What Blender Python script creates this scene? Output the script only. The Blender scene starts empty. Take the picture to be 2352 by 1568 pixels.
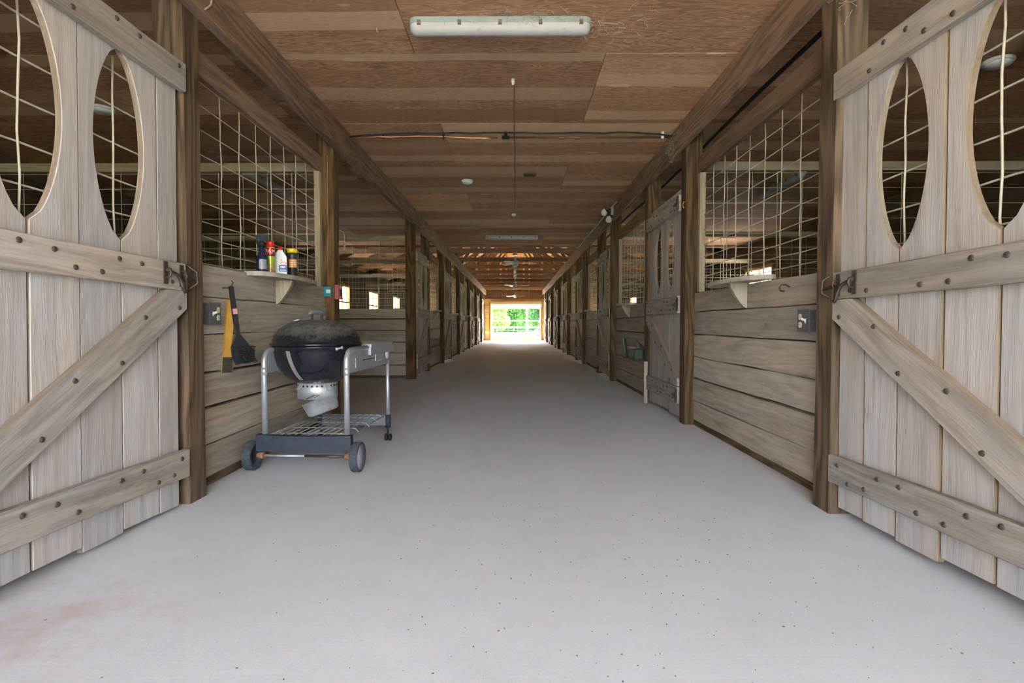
import bpy, bmesh, math, random
from mathutils import Vector, Matrix
random.seed(7)
R = math.radians
S = bpy.context.scene
COL = S.collection

# ------------------------------------------------------------------ camera
cam_d = bpy.data.cameras.new('camera'); cam_d.sensor_width = 36.0
cam_d.lens = 36.0 * 1254.0 / 2352.0
cam_d.clip_start = 0.05; cam_d.clip_end = 1000
cam = bpy.data.objects.new('camera', cam_d); COL.objects.link(cam)
cam.location = (0, 0, 0.87)
cam.rotation_euler = (R(90 - 1.873), 0, R(0.32))
S.camera = cam

# ------------------------------------------------------------------ sky, sun, exposure
W = bpy.data.worlds.new('sky'); S.world = W; W.use_nodes = True
wn = W.node_tree; wn.nodes.clear()
sky = wn.nodes.new('ShaderNodeTexSky'); sky.sky_type = 'NISHITA'
sky.sun_disc = False; sky.sun_elevation = R(58); sky.sun_rotation = R(-11)
sky.air_density = 1.0; sky.dust_density = 3.0; sky.ozone_density = 0.6
bg = wn.nodes.new('ShaderNodeBackground'); bg.inputs[1].default_value = 1.0
wo = wn.nodes.new('ShaderNodeOutputWorld')
haze = wn.nodes.new('ShaderNodeHueSaturation'); haze.inputs['Saturation'].default_value = 0.55   # hazy summer sky
wn.links.new(sky.outputs[0], haze.inputs['Color']); wn.links.new(haze.outputs[0], bg.inputs[0]); wn.links.new(bg.outputs[0], wo.inputs[0])
sun_d = bpy.data.lights.new('sun', 'SUN'); sun_d.energy = 15.0; sun_d.angle = R(1.0)
sun_d.color = (1.0, 0.96, 0.88)
sun = bpy.data.objects.new('sun', sun_d); COL.objects.link(sun)
sun.rotation_euler = Vector((-0.10, -0.52, -0.85)).to_track_quat('-Z', 'Y').to_euler()
VS = S.view_settings
VS.view_transform = 'Standard'; VS.look = 'None'; VS.gamma = 1.0; VS.use_curve_mapping = False
VS.exposure = 2.4
S.cycles.max_bounces = 6; S.cycles.diffuse_bounces = 4; S.cycles.glossy_bounces = 3
S.cycles.use_adaptive_sampling = True; S.cycles.adaptive_threshold = 0.15; S.cycles.adaptive_min_samples = 16
S.cycles.sample_clamp_indirect = 8.0

# ------------------------------------------------------------------ materials
MATS = {}
def rgb(c): return (c[0], c[1], c[2], 1.0)
class NT:
    def __init__(s, name):
        s.m = bpy.data.materials.new(name); s.m.use_nodes = True
        s.t = s.m.node_tree; s.n = s.t.nodes; s.b = s.n['Principled BSDF']
    def add(s, typ, **k):
        n = s.n.new(typ)
        for a, v in k.items(): setattr(n, a, v)
        return n
    def L(s, a, b): s.t.links.new(a, b)
    def math(s, op, a, b=None, c=None):
        n = s.add('ShaderNodeMath', operation=op)
        for i, v in enumerate((a, b, c)):
            if v is None: continue
            if hasattr(v, 'links'): s.L(v, n.inputs[i])
            else: n.inputs[i].default_value = v
        return n.outputs[0]
    def mix(s, f, a, b, mode='MIX'):
        n = s.add('ShaderNodeMix', data_type='RGBA', blend_type=mode)
        for i, v in ((0, f), (6, a), (7, b)):
            if hasattr(v, 'links'): s.L(v, n.inputs[i])
            elif i == 0: n.inputs[0].default_value = v
            else: n.inputs[i].default_value = rgb(v)
        return n.outputs[2]
    def noise(s, vec, scale=1.0, detail=2.0, rough=0.5, dist=0.0):
        n = s.add('ShaderNodeTexNoise'); n.inputs['Scale'].default_value = scale
        n.inputs['Detail'].default_value = detail; n.inputs['Roughness'].default_value = rough
        n.inputs['Distortion'].default_value = dist
        if vec is not None: s.L(vec, n.inputs['Vector'])
        return n.outputs['Fac']
    def ramp(s, fac, *stops):
        n = s.add('ShaderNodeValToRGB'); e = n.color_ramp.elements
        while len(e) < len(stops): e.new(0.5)
        for i, (p, c) in enumerate(stops):
            e[i].position = p; e[i].color = (c, c, c, 1) if isinstance(c, (int, float)) else rgb(c)
        s.L(fac, n.inputs[0]); return n.outputs[0]
    def scaled(s, vec, sc):
        n = s.add('ShaderNodeVectorMath', operation='MULTIPLY'); n.inputs[1].default_value = sc
        s.L(vec, n.inputs[0]); return n.outputs[0]
    def coords(s, seed=True):
        tc = s.add('ShaderNodeTexCoord').outputs['Object']
        if not seed: s.rnd = None; return tc
        oi = s.add('ShaderNodeObjectInfo'); s.rnd = oi.outputs['Random']
        k = s.add('ShaderNodeVectorMath', operation='MULTIPLY_ADD')
        s.L(s.rnd, k.inputs[0]); k.inputs[1].default_value = (37.1, 91.7, 53.3); s.L(tc, k.inputs[2])
        return k.outputs[0]
    def bump(s, h, strength=0.3, dist=0.004):
        n = s.add('ShaderNodeBump'); n.inputs['Strength'].default_value = strength
        n.inputs['Distance'].default_value = dist
        s.L(h, n.inputs['Height']); s.L(n.outputs[0], s.b.inputs['Normal'])

WOODS = {  # light, dark, weathered tint, ring strength, weather amount, tonal spread
    'edge':  ((.30, .225, .155), (.17, .12, .078), (.27, .215, .16), .2, .4, .15),
    'door':  ((.485, .425, .37), (.34, .285, .235), (.50, .49, .485), .2, .6, .13),
    'rail':  ((.43, .365, .30), (.245, .20, .155), (.39, .375, .365), .35, .55, .17),
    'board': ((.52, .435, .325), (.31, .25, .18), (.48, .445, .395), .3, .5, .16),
    'post':  ((.155, .092, .043), (.048, .026, .011), (.14, .105, .07), .75, .45, .2),
    'beam':  ((.30, .175, .10), (.13, .07, .037), (.25, .165, .11), .45, .4, .2),
    'pale':  ((.46, .38, .25), (.31, .24, .145), (.40, .35, .27), .3, .4, .1),
    'truss': ((.33, .19, .10), (.17, .085, .04), (.25, .15, .09), .3, .3, .25),
    'sheath': ((.70, .42, .21), (.50, .27, .12), (.60, .37, .2), .3, .3, .2),
    'orange': ((.58, .34, .13), (.36, .19, .06), (.5, .32, .15), .3, .3, .15),
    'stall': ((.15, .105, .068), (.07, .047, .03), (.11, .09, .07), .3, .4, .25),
}
def wood(kind, axis='x'):
    key = kind + '_' + axis
    if key in MATS: return MATS[key]
    lt, dk, we, ring, wamt, spread = WOODS[kind]
    n = NT('wood_' + key); v = n.coords()
    wn_ = n.add('ShaderNodeTexNoise'); n.L(v, wn_.inputs['Vector']); wn_.inputs['Scale'].default_value = 2.2; wn_.inputs['Detail'].default_value = 2.0
    wm = n.add('ShaderNodeVectorMath', operation='MULTIPLY_ADD'); n.L(wn_.outputs['Color'], wm.inputs[0]); wm.inputs[1].default_value = (.045, .045, .045); n.L(v, wm.inputs[2]); v = wm.outputs[0]
    def st(lo, cr): return tuple(lo if a == axis else cr for a in 'xyz')
    big = n.noise(n.scaled(v, st(.55, 6.0)), 1.0, 1.5, .5, .35)
    rings = n.math('SINE', n.math('MULTIPLY', big, 55.0))
    rings = n.math('MULTIPLY_ADD', rings, .5, .5)
    fine = n.noise(n.scaled(v, st(4.0, 210.0)), 1.0, 2.0, .6)
    mid = n.noise(n.scaled(v, st(1.3, 40.0)), 1.0, 3.0, .6, .3)
    f = n.math('ADD', n.math('MULTIPLY', fine, .55), n.math('MULTIPLY', mid, .75))
    f = n.math('SUBTRACT', n.math('MULTIPLY_ADD', rings, ring * .6, f), ring * .3 - .0)
    fac = n.ramp(f, (.36, 1.0), (.86, 0.0))
    c = n.mix(fac, lt, dk)
    wea = n.ramp(n.noise(n.scaled(v, st(1.6, 6.0)), 1.0, 5.0, .65), (.40, 0.0), (.62, 1.0))
    c = n.mix(n.math('MULTIPLY', wea, wamt), c, n.mix(fac, we, tuple(x * .62 for x in we)))
    stain = n.ramp(n.noise(n.scaled(v, st(2.0, 9.0)), 1.0, 5.0, .7), (.58, 0.0), (.72, 1.0))
    c = n.mix(n.math('MULTIPLY', stain, .45), c, tuple(x * .55 for x in dk))
    kv = n.add('ShaderNodeTexVoronoi'); n.L(n.scaled(v, st(1.6, 3.4)), kv.inputs['Vector']); kv.inputs['Scale'].default_value = 1.0
    ks = n.add('ShaderNodeSeparateColor'); n.L(kv.outputs['Color'], ks.inputs[0])
    knot = n.math('MULTIPLY', n.ramp(kv.outputs['Distance'], (.03, 1.0), (.075, 0.0)), n.math('GREATER_THAN', ks.outputs[0], .72))
    c = n.mix(n.math('MULTIPLY', knot, .75), c, tuple(x * .5 for x in dk))
    val = n.math('MULTIPLY_ADD', n.rnd, spread * 2, 1 - spread)
    hs = n.add('ShaderNodeHueSaturation'); n.L(c, hs.inputs['Color']); n.L(val, hs.inputs['Value'])
    sat = n.math('MULTIPLY_ADD', n.math('FRACT', n.math('MULTIPLY', n.rnd, 17.3)), .35, .82)
    n.L(sat, hs.inputs['Saturation'])
    n.L(hs.outputs[0], n.b.inputs['Base Color'])
    n.b.inputs['Roughness'].default_value = .82
    n.b.inputs['Specular IOR Level'].default_value = .25
    n.bump(fine, .4, .003)
    MATS[key] = n.m; return n.m

def plywood():
    if 'ply' in MATS: return MATS['ply']
    n = NT('plywood'); v = n.coords()
    sep = n.add('ShaderNodeSeparateXYZ'); n.L(v, sep.inputs[0])
    warp = n.noise(n.scaled(v, (.9, .5, 1)), 1.0, 1.0)
    y = n.math('MULTIPLY_ADD', warp, .5, n.math('MULTIPLY', sep.outputs[1], 4.6))
    vor = n.add('ShaderNodeTexVoronoi', voronoi_dimensions='1D'); n.L(y, vor.inputs['W'])
    vor.inputs['Scale'].default_value = 1.0
    tone = n.add('ShaderNodeSeparateColor'); n.L(vor.outputs['Color'], tone.inputs[0])
    big = n.noise(n.scaled(v, (2.2, 16.0, 1)), 1.0, 2.5, .6, .7)
    flame = n.math('MULTIPLY_ADD', n.math('SINE', n.math('MULTIPLY', big, 70.0)), .5, .5)
    fine = n.noise(n.scaled(v, (6.0, 110.0, 1)), 1.0, 2.0, .6)
    patchy = n.noise(v, 2.6, 3.0)
    f = n.math('ADD', n.math('MULTIPLY', flame, .36), n.math('MULTIPLY', fine, .34))
    f = n.math('ADD', f, n.math('MULTIPLY', patchy, .38))
    fac = n.ramp(f, (.30, 0.0), (.82, 1.0))
    c = n.mix(fac, (.63, .375, .21), (.28, .142, .07))
    c = n.mix(n.ramp(tone.outputs[0], (.45, 0.0), (.9, .72)), c, (.73, .49, .295))
    c = n.mix(n.ramp(tone.outputs[1], (.6, 0.0), (.95, .6)), c, (.36, .18, .09))
    ve = n.add('ShaderNodeTexVoronoi'); n.L(n.scaled(v, (1.5, 4.6, 1)), ve.inputs['Vector'])
    ve.inputs['Scale'].default_value = 1.0
    plug = n.ramp(ve.outputs['Distance'], (.115, 1.0), (.135, 0.0))
    cs = n.add('ShaderNodeSeparateColor'); n.L(ve.outputs['Color'], cs.inputs[0])
    plug = n.math('MULTIPLY', plug, n.math('GREATER_THAN', cs.outputs[0], .62))
    c = n.mix(n.math('MULTIPLY', plug, .8), c, (.72, .52, .34))
    hs = n.add('ShaderNodeHueSaturation'); n.L(c, hs.inputs['Color'])
    n.L(n.math('MULTIPLY_ADD', n.rnd, .35, .82), hs.inputs['Value'])
    n.L(hs.outputs[0], n.b.inputs['Base Color'])
    n.b.inputs['Roughness'].default_value = .8; n.b.inputs['Specular IOR Level'].default_value = .2
    n.bump(fine, .2, .002)
    MATS['ply'] = n.m; return n.m

def concrete():
    n = NT('concrete_slab'); v = n.coords(False)
    big = n.noise(v, .7, 4.0, .6); med = n.noise(v, 5.0, 5.0, .65); fin = n.noise(v, 160.0, 2.0, .6)
    c = n.mix(n.ramp(big, (.3, 0.0), (.7, 1.0)), (.71, .735, .745), (.63, .655, .675))
    c = n.mix(n.math('MULTIPLY', n.ramp(med, (.35, 0.0), (.75, 1.0)), .3), c, (.57, .56, .545))
    c = n.mix(n.math('MULTIPLY', n.ramp(fin, (.5, 0.0), (.75, 1.0)), .22), c, (.38, .35, .32))
    brush = n.noise(n.scaled(v, (1.2, 55.0, 1)), 1.0, 2.0, .6)
    c = n.mix(n.math('MULTIPLY', n.ramp(brush, (.5, 0.0), (.8, 1.0)), .12), c, (.74, .73, .72))
    spk = n.add('ShaderNodeTexVoronoi'); n.L(v, spk.inputs['Vector']); spk.inputs['Scale'].default_value = 26.0
    cs = n.add('ShaderNodeSeparateColor'); n.L(spk.outputs['Color'], cs.inputs[0])
    dot = n.math('MULTIPLY', n.math('LESS_THAN', spk.outputs['Distance'], .075), n.math('GREATER_THAN', cs.outputs[0], .9))
    dot = n.math('MULTIPLY', dot, n.ramp(n.noise(v, 1.7, 3.0), (.48, 0.0), (.6, 1.0)))
    c = n.mix(n.math('MULTIPLY', dot, .7), c, (.22, .15, .10))
    mp = n.add('ShaderNodeVectorMath', operation='DISTANCE'); n.L(v, mp.inputs[0]); mp.inputs[1].default_value = (-1.4, 1.55, 0)
    rust = n.math('MULTIPLY', n.ramp(mp.outputs['Value'], (.05, 1.0), (.55, 0.0)), n.ramp(n.noise(v, 4.0, 4.0, .7), (.45, 0.0), (.65, 1.0)))
    c = n.mix(n.math('MULTIPLY', rust, .4), c, (.50, .27, .15))
    n.L(c, n.b.inputs['Base Color']); n.b.inputs['Roughness'].default_value = .75
    n.b.inputs['Specular IOR Level'].default_value = .3
    n.bump(n.math('ADD', n.math('MULTIPLY', fin, .5), brush), .25, .002)
    return n.m

def plain(name, c, rough=.6, metal=0.0, spec=.4, vary=.12, scale=30.0, c2=None, bump=0.0):
    if name in MATS: return MATS[name]
    n = NT(name); v = n.coords(False)
    f = n.ramp(n.noise(v, scale, 4.0, .65), (.35, 0.0), (.7, 1.0))
    n.L(n.mix(f, c, c2 if c2 else tuple(x * (1 - vary) for x in c)), n.b.inputs['Base Color'])
    n.b.inputs['Roughness'].default_value = rough; n.b.inputs['Metallic'].default_value = metal
    n.b.inputs['Specular IOR Level'].default_value = spec
    if bump: n.bump(n.noise(v, scale * 2, 3.0), bump, .003)
    MATS[name] = n.m; return n.m

def enamel():
    n = NT('dusty_black_enamel'); v = n.coords(False)
    g = n.add('ShaderNodeNewGeometry'); sp = n.add('ShaderNodeSeparateXYZ'); n.L(v, sp.inputs[0])
    tex = n.noise(v, 26.0, 7.0, .75); tex2 = n.noise(v, 70.0, 3.0, .7)
    hgt = n.math('MULTIPLY_ADD', sp.outputs[2], 9.5, -7.15)       # dust settles on the lid top
    d = n.math('ADD', hgt, n.math('MULTIPLY_ADD', tex, 1.5, -.75))
    d = n.math('ADD', d, n.math('MULTIPLY_ADD', tex2, .5, -.25))
    d = n.ramp(d, (.25, 0.0), (.75, 1.0))
    speck = n.math('MULTIPLY', n.ramp(tex2, (.55, 0.0), (.8, 1.0)), .12)
    d = n.math('MAXIMUM', n.math('MULTIPLY', d, .8), speck)
    dust = n.mix(n.ramp(tex, (.4, 0.0), (.62, 1.0)), (.17, .152, .13), (.035, .033, .031))
    n.L(n.mix(d, (.012, .013, .018), dust), n.b.inputs['Base Color'])
    n.L(n.math('MULTIPLY_ADD', d, .75, .12), n.b.inputs['Roughness'])
    return n.m

def foliage(name, c, c2):
    n = NT(name); v = n.coords(False)
    f = n.ramp(n.noise(v, .35, 3.0), (.35, 0.0), (.65, 1.0))
    col = n.mix(f, c, c2)
    n.L(col, n.b.inputs['Base Color']); n.b.inputs['Roughness'].default_value = .7
    n.b.inputs['Specular IOR Level'].default_value = .2
    tr = n.add('ShaderNodeBsdfTranslucent'); n.L(col, tr.inputs[0])
    ms = n.add('ShaderNodeMixShader'); ms.inputs[0].default_value = .35
    n.L(n.b.outputs[0], ms.inputs[1]); n.L(tr.outputs[0], ms.inputs[2])
    n.L(ms.outputs[0], n.n['Material Output'].inputs[0]); return n.m

M_wire = plain('galvanised_wire', (.60, .54, .41), .55, .2, .4)
M_bolt = plain('rusty_bolt', (.11, .085, .07), .6, .4, .4, .5, 200)
M_iron = plain('rusty_iron', (.06, .05, .048), .45, .5, .4, 0, 60, (.12, .07, .048))
M_alu = plain('brushed_aluminium', (.56, .58, .60), .48, .7, .5, .12)
M_ash = plain('ashy_aluminium', (.62, .63, .63), .5, .6, .5, 0, 14, (.40, .40, .39))
M_gal = plain('dusty_grey_table', (.40, .42, .43), .5, .35, .4, .2, 18)
M_black = plain('black_plastic', (.018, .018, .02), .5, 0, .4, .2)
M_blue = plain('dusty_navy_panel', (.022, .028, .04), .6, 0, .4, 0, 20, (.04, .047, .06))
M_tyre = plain('dusty_tyre', (.04, .046, .055), .7, 0, .3, 0, 60, (.085, .093, .105))
M_hub = plain('grey_hub', (.19, .2, .225), .55, 0, .4, .1)
M_white = plain('white_plastic', (.66, .67, .64), .5, 0, .3, .05)
M_diff = plain('frosted_diffuser', (.46, .445, .425), .6, 0, .2, .08, 12)
M_fixg = plain('grey_green_fixture', (.30, .34, .30), .5, 0, .4, .1)
M_clip = plain('brown_clip', (.22, .15, .11), .5, .5, .4, .3)
M_cable = plain('black_cable', (.02, .02, .018), .6, 0, .3, .2)
M_copper = plain('copper', (.62, .28, .14), .35, .9, .5, .2)
M_brownpipe = plain('tarnished_pipe', (.17, .09, .055), .5, .5, .4, .3)
M_box = plain('grey_box_steel', (.12, .125, .135), .5, .5, .4, 0, 90, (.2, .2, .2))
M_ivory = plain('ivory_plastic', (.75, .70, .58), .4, 0, .5, .05)
M_red = plain('red_plastic', (.62, .02, .02), .3, 0, .5, .05)
M_yellow = plain('yellow_plastic', (.85, .62, .02), .35, 0, .5, .05)
M_green = plain('dark_green_plastic', (.02, .045, .03), .5, 0, .4, .2)
M_cream = plain('cream_curtain', (.74, .62, .43), .5, 0, .4, .08)
M_fangrey = plain('fan_grey', (.45, .50, .45), .4, .2, .5, .1)

# ------------------------------------------------------------------ mesh helpers
def obj(name, data, mat=None, parent=None, loc=(0, 0, 0), rot=(0, 0, 0)):
    o = bpy.data.objects.new(name, data); COL.objects.link(o)
    if data is not None and mat is not None and not data.materials: data.materials.append(mat)
    o.location = loc; o.rotation_euler = rot
    if parent: o.parent = parent
    return o
def tag(o, label, cat, group=None, kind=None):
    if label: o['label'] = label
    if cat: o['category'] = cat
    if group: o['group'] = group
    if kind: o['kind'] = kind
    return o
def thing(name, label, cat, loc=(0, 0, 0), rz=0.0, group=None, kind=None):
    return tag(obj(name, None, None, None, loc, (0, 0, rz)), label, cat, group, kind)
def mesh(name, verts, faces, smooth=False):
    me = bpy.data.meshes.new(name); me.from_pydata([tuple(v) for v in verts], [], faces); me.update()
    if smooth: me.polygons.foreach_set('use_smooth', [True] * len(me.polygons))
    return me
class MB:
    def __init__(s): s.v = []; s.f = []; s.sm = []
    def add(s, v, f, sm=False):
        k = len(s.v); s.v += [tuple(p) for p in v]; s.f += [tuple(i + k for i in q) for q in f]; s.sm += [sm] * len(f); return s
    def box(s, a, b):
        x0, y0, z0 = a; x1, y1, z1 = b
        return s.add([(x0,y0,z0),(x1,y0,z0),(x1,y1,z0),(x0,y1,z0),(x0,y0,z1),(x1,y0,z1),(x1,y1,z1),(x0,y1,z1)],
                     [(0,3,2,1),(4,5,6,7),(0,1,5,4),(1,2,6,5),(2,3,7,6),(3,0,4,7)])
    def bar(s, p, q, w, h, upv=(0, 0, 1)):
        p, q = Vector(p), Vector(q); d = (q - p).normalized(); u = Vector(upv)
        sd = d.cross(u); sd = sd.normalized() if sd.length > 1e-4 else Vector((1, 0, 0)); u = sd.cross(d)
        c = [(-1,-1),(1,-1),(1,1),(-1,1)]
        v = [e + sd * (i * w / 2) + u * (j * h / 2) for e in (p, q) for i, j in c]
        return s.add(v, [(0,3,2,1),(4,5,6,7),(0,1,5,4),(1,2,6,5),(2,3,7,6),(3,0,4,7)])
    def tube(s, pts, r, n=8, cap=True):
        pts = [Vector(p) for p in pts]; rr = r if isinstance(r, (list, tuple)) else [r] * len(pts)
        v = []; f = []; nrm = None
        for i, p in enumerate(pts):
            d = ((pts[i + 1] if i + 1 < len(pts) else p) - (pts[i - 1] if i else p)).normalized()
            if nrm is None:
                nrm = d.orthogonal().normalized()
            else:
                nrm = nrm - d * nrm.dot(d); nrm = nrm.normalized() if nrm.length > 1e-5 else d.orthogonal().normalized()
            b = d.cross(nrm)
            for k in range(n):
                a = 2 * math.pi * k / n; v.append(p + (nrm * math.cos(a) + b * math.sin(a)) * rr[i])
        for i in range(len(pts) - 1):
            for k in range(n):
                f.append((i*n+k, i*n+(k+1)%n, (i+1)*n+(k+1)%n, (i+1)*n+k))
        s.add(v, f, n > 5)
        if cap:
            k = len(s.v) - len(v)
            s.f += [tuple(k + j for j in reversed(range(n))), tuple(k + (len(pts)-1)*n + j for j in range(n))]; s.sm += [False, False]
        return s
    def lathe(s, prof, n=24, c=(0, 0, 0), sm=True, m=None):
        v = []; f = []
        for r, z in prof:
            for k in range(n):
                a = 2 * math.pi * k / n; v.append(Vector((r * math.cos(a), r * math.sin(a), z)))
        for i in range(len(prof) - 1):
            for k in range(n): f.append((i*n+k, i*n+(k+1)%n, (i+1)*n+(k+1)%n, (i+1)*n+k))
        f.append(tuple(reversed(range(n)))); f.append(tuple((len(prof)-1)*n + k for k in range(n)))
        if m: v = [m @ p for p in v]
        v = [p + Vector(c) for p in v]
        return s.add(v, f, sm)
    def prism(s, poly, a, b, plane='xz'):
        """polygon extruded between a and b along the axis missing from plane"""
        def P(p, t): return {'xz': (p[0], t, p[1]), 'yz': (t, p[0], p[1]), 'xy': (p[0], p[1], t)}[plane]
        n = len(poly); v = [P(p, a) for p in poly] + [P(p, b) for p in poly]
        f = [tuple(range(n)), tuple(range(2*n-1, n-1, -1))] + [(i, n+i, n+(i+1)%n, (i+1)%n) for i in range(n)]
        return s.add(v, f)
    def build(s, name, mat, parent=None, loc=(0, 0, 0), rot=(0, 0, 0), fix=True, center=False):
        if center:
            lo = [min(p[i] for p in s.v) for i in range(3)]; hi = [max(p[i] for p in s.v) for i in range(3)]
            c = [(lo[i] + hi[i]) / 2 for i in range(3)]
            s.v = [(p[0]-c[0], p[1]-c[1], p[2]-c[2]) for p in s.v]; loc = tuple(loc[i] + c[i] for i in range(3))
        me = mesh(name, s.v, s.f)
        me.polygons.foreach_set('use_smooth', s.sm)
        if fix:
            bm = bmesh.new(); bm.from_mesh(me); bmesh.ops.recalc_face_normals(bm, faces=bm.faces); bm.to_mesh(me); bm.free()
        return obj(name, me, mat, parent, loc, rot)
def plank_mesh(name, size, axis, n=2, wob=0.0, bev=.003):
    """a board with eased edges; long axis = axis, stations along it may wander by wob"""
    ai = 'xyz'.index(axis); o = [i for i in range(3) if i != ai]
    L, a, b = size[ai] / 2, size[o[0]] / 2, size[o[1]] / 2
    sec = [(-a+bev,-b),(a-bev,-b),(a,-b+bev),(a,b-bev),(a-bev,b),(-a+bev,b),(-a,b-bev),(-a,-b+bev)]
    v = []; f = []
    for i in range(n):
        t = -L + 2 * L * i / (n - 1); d = [random.uniform(-wob, wob) for _ in range(2)]
        for k, (p, q) in enumerate(sec):
            w = [0, 0, 0]; w[ai] = t
            pp, qq = p, q
            if b >= a: qq = q + (d[0] if q > 0 else d[1])
            else: pp = p + (d[0] if p > 0 else d[1])
            w[o[0]] = pp; w[o[1]] = qq; v.append(tuple(w))
    for i in range(n - 1):
        for k in range(8): f.append((i*8+k, i*8+(k+1)%8, (i+1)*8+(k+1)%8, (i+1)*8+k))
    f += [tuple(reversed(range(8))), tuple((n-1)*8 + k for k in range(8))]
    if ai == 1: f = [tuple(reversed(q)) for q in f]
    return mesh(name, v, f)
def plank(name, a, b, axis, mat, parent=None, n=2, wob=0.0, bev=.003, rot=(0, 0, 0)):
    a, b = Vector(a), Vector(b)
    return obj(name, plank_mesh(name, tuple(b - a), axis, n, wob, bev), mat, parent, (a + b) / 2, rot)
def text_mesh(body, size, mat, wrap=None, thick=.0005):
    c = bpy.data.curves.new('lettering', 'FONT'); c.body = body; c.size = size; c.extrude = thick
    c.align_x = 'CENTER'; c.align_y = 'CENTER'
    t = bpy.data.objects.new('lettering', c); COL.objects.link(t)
    me = bpy.data.meshes.new_from_object(t); bpy.data.objects.remove(t); bpy.data.curves.remove(c)
    if wrap:
        for v in me.vertices:
            a = v.co.x / wrap; r = wrap + v.co.z
            v.co = (r * math.sin(a), -r * math.cos(a), v.co.y)
    me.materials.clear(); me.materials.append(mat); return me

# ------------------------------------------------------------------ dimensions
XL, XR = -1.565, 1.455           # aisle faces of the posts
OL, OR = -5.2, 5.1               # outer walls
ZC = 2.59; YE = 28.5; YF = -2.4; PW = .14
ORD = ['first', 'second', 'third', 'fourth', 'fifth', 'sixth', 'seventh', 'eighth', 'ninth', 'tenth', 'eleventh', 'twelfth', 'thirteenth', 'fourteenth']
def frame(side, y0):             # local x runs along the wall, local y points into the aisle
    return ((XR, y0, 0), R(90)) if side == 'right' else ((XL, y0, 0), R(-90))

# ------------------------------------------------------------------ floor and ground
fl = MB().box((OL - .1, YF, -.12), (OR + .1, YE + .6, 0)).build('floor', concrete())
tag(fl, 'pale brushed concrete aisle floor', 'floor', kind='structure')
gm = NT('grass_ground'); v = gm.coords(False)
c = gm.mix(gm.ramp(gm.noise(v, .25, 4.0, .6), (.35, 0.0), (.7, 1.0)), (.20, .30, .07), (.32, .38, .13))
c = gm.mix(gm.ramp(gm.noise(v, 4.0, 4.0, .7), (.4, 0.0), (.8, .4)), c, (.11, .17, .04))
gm.L(c, gm.b.inputs['Base Color']); gm.b.inputs['Roughness'].default_value = .9
gv = []; gf = []
gy = [-120, -30, -9, -1, 0, 28, 30, 46, 60, 75, 95, 130, 260]
gz = [-.3, -.2, -.14, -.13, -.13, -.13, -.13, -.25, -.5, -.85, -1.1, -1.2, 0]
for yy, zz in zip(gy, gz):
    for xx in (-200, -40, 0, 40, 200): gv.append((xx, yy, zz))
for i in range(len(gy) - 1):
    for j in range(4): gf.append((i*5+j, i*5+j+1, (i+1)*5+j+1, (i+1)*5+j))
tag(obj('ground', mesh('ground', gv, gf), gm.m), 'sunlit green pasture beyond the far doorway', 'grass', kind='structure')
M_gravel = plain('pale_gravel', (.60, .59, .56), .9, 0, .2, .2, 3, bump=.3)
tag(MB().box((-16, -26, -.2), (16, YF, -.02)).build('gravel_apron', M_gravel), 'pale gravel yard in front of the barn', 'gravel', kind='structure')
tag(MB().box((-14, YF, -.2), (OL - .1, YE + .6, -.06)).box((OR + .1, YF, -.2), (14, YE + .6, -.06)).box((-14, YE + .6, -.2), (14, 48, -.06)).build('gravel_yard_and_bounce_strips', M_gravel), 'white gravel yard outside the far doorway, with unseen side strips added to bounce sunlight', 'gravel', kind='structure')  # strips along both barn sides are unseen, added to bounce sun onto the roof boards

M_dirt = plain('stall_dirt', (.10, .075, .05), .95, 0, .1, .4, 3, bump=.4)
tag(MB().box((OL, YF, 0), (XL - .2, 4.8, .008)).box((OL, 8.72, 0), (XL - .2, YE, .008)).box((XR + .2, YF, 0), (OR, YE, .008)).build('stall_ground', M_dirt), 'dark dirt bedding on the ground inside the stalls', 'dirt', kind='structure')
# ------------------------------------------------------------------ ceiling of plywood sheets
ceil = thing('ceiling', 'brown plywood sheet ceiling over the front half of the aisle', 'ceiling', (0, 0, 0), kind='structure')
rows = [12.05 - 1.2155 * k for k in range(11, -1, -1)]
rows = [YF] + rows[1:] if rows[0] < YF else [YF] + rows
for k in range(len(rows) - 1):
    y0, y1 = rows[k], rows[k + 1]
    seam = -.64 if (len(rows) - 1 - k) % 2 == 0 else .58
    xs = [OL] + [seam + 2.44 * j for j in range(-3, 4) if OL < seam + 2.44 * j < OR] + [OR]
    for x0, x1 in zip(xs, xs[1:]):
        dz = random.uniform(0, .003)
        MB().box((x0 + .002, y0 + .002, ZC + dz), (x1 - .002, y1 - .002, ZC + .015 + dz)).build('plywood_panel', plywood(), ceil, center=True)
plank('end_joist', (OL, 12.05, 2.545), (OR, 12.09, 2.68), 'x', wood('beam', 'x'), ceil)
MB().box((OL, YF, ZC + .02), (OR, 12.05, ZC + .03)).build('deck', wood('stall', 'x'), ceil)

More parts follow.
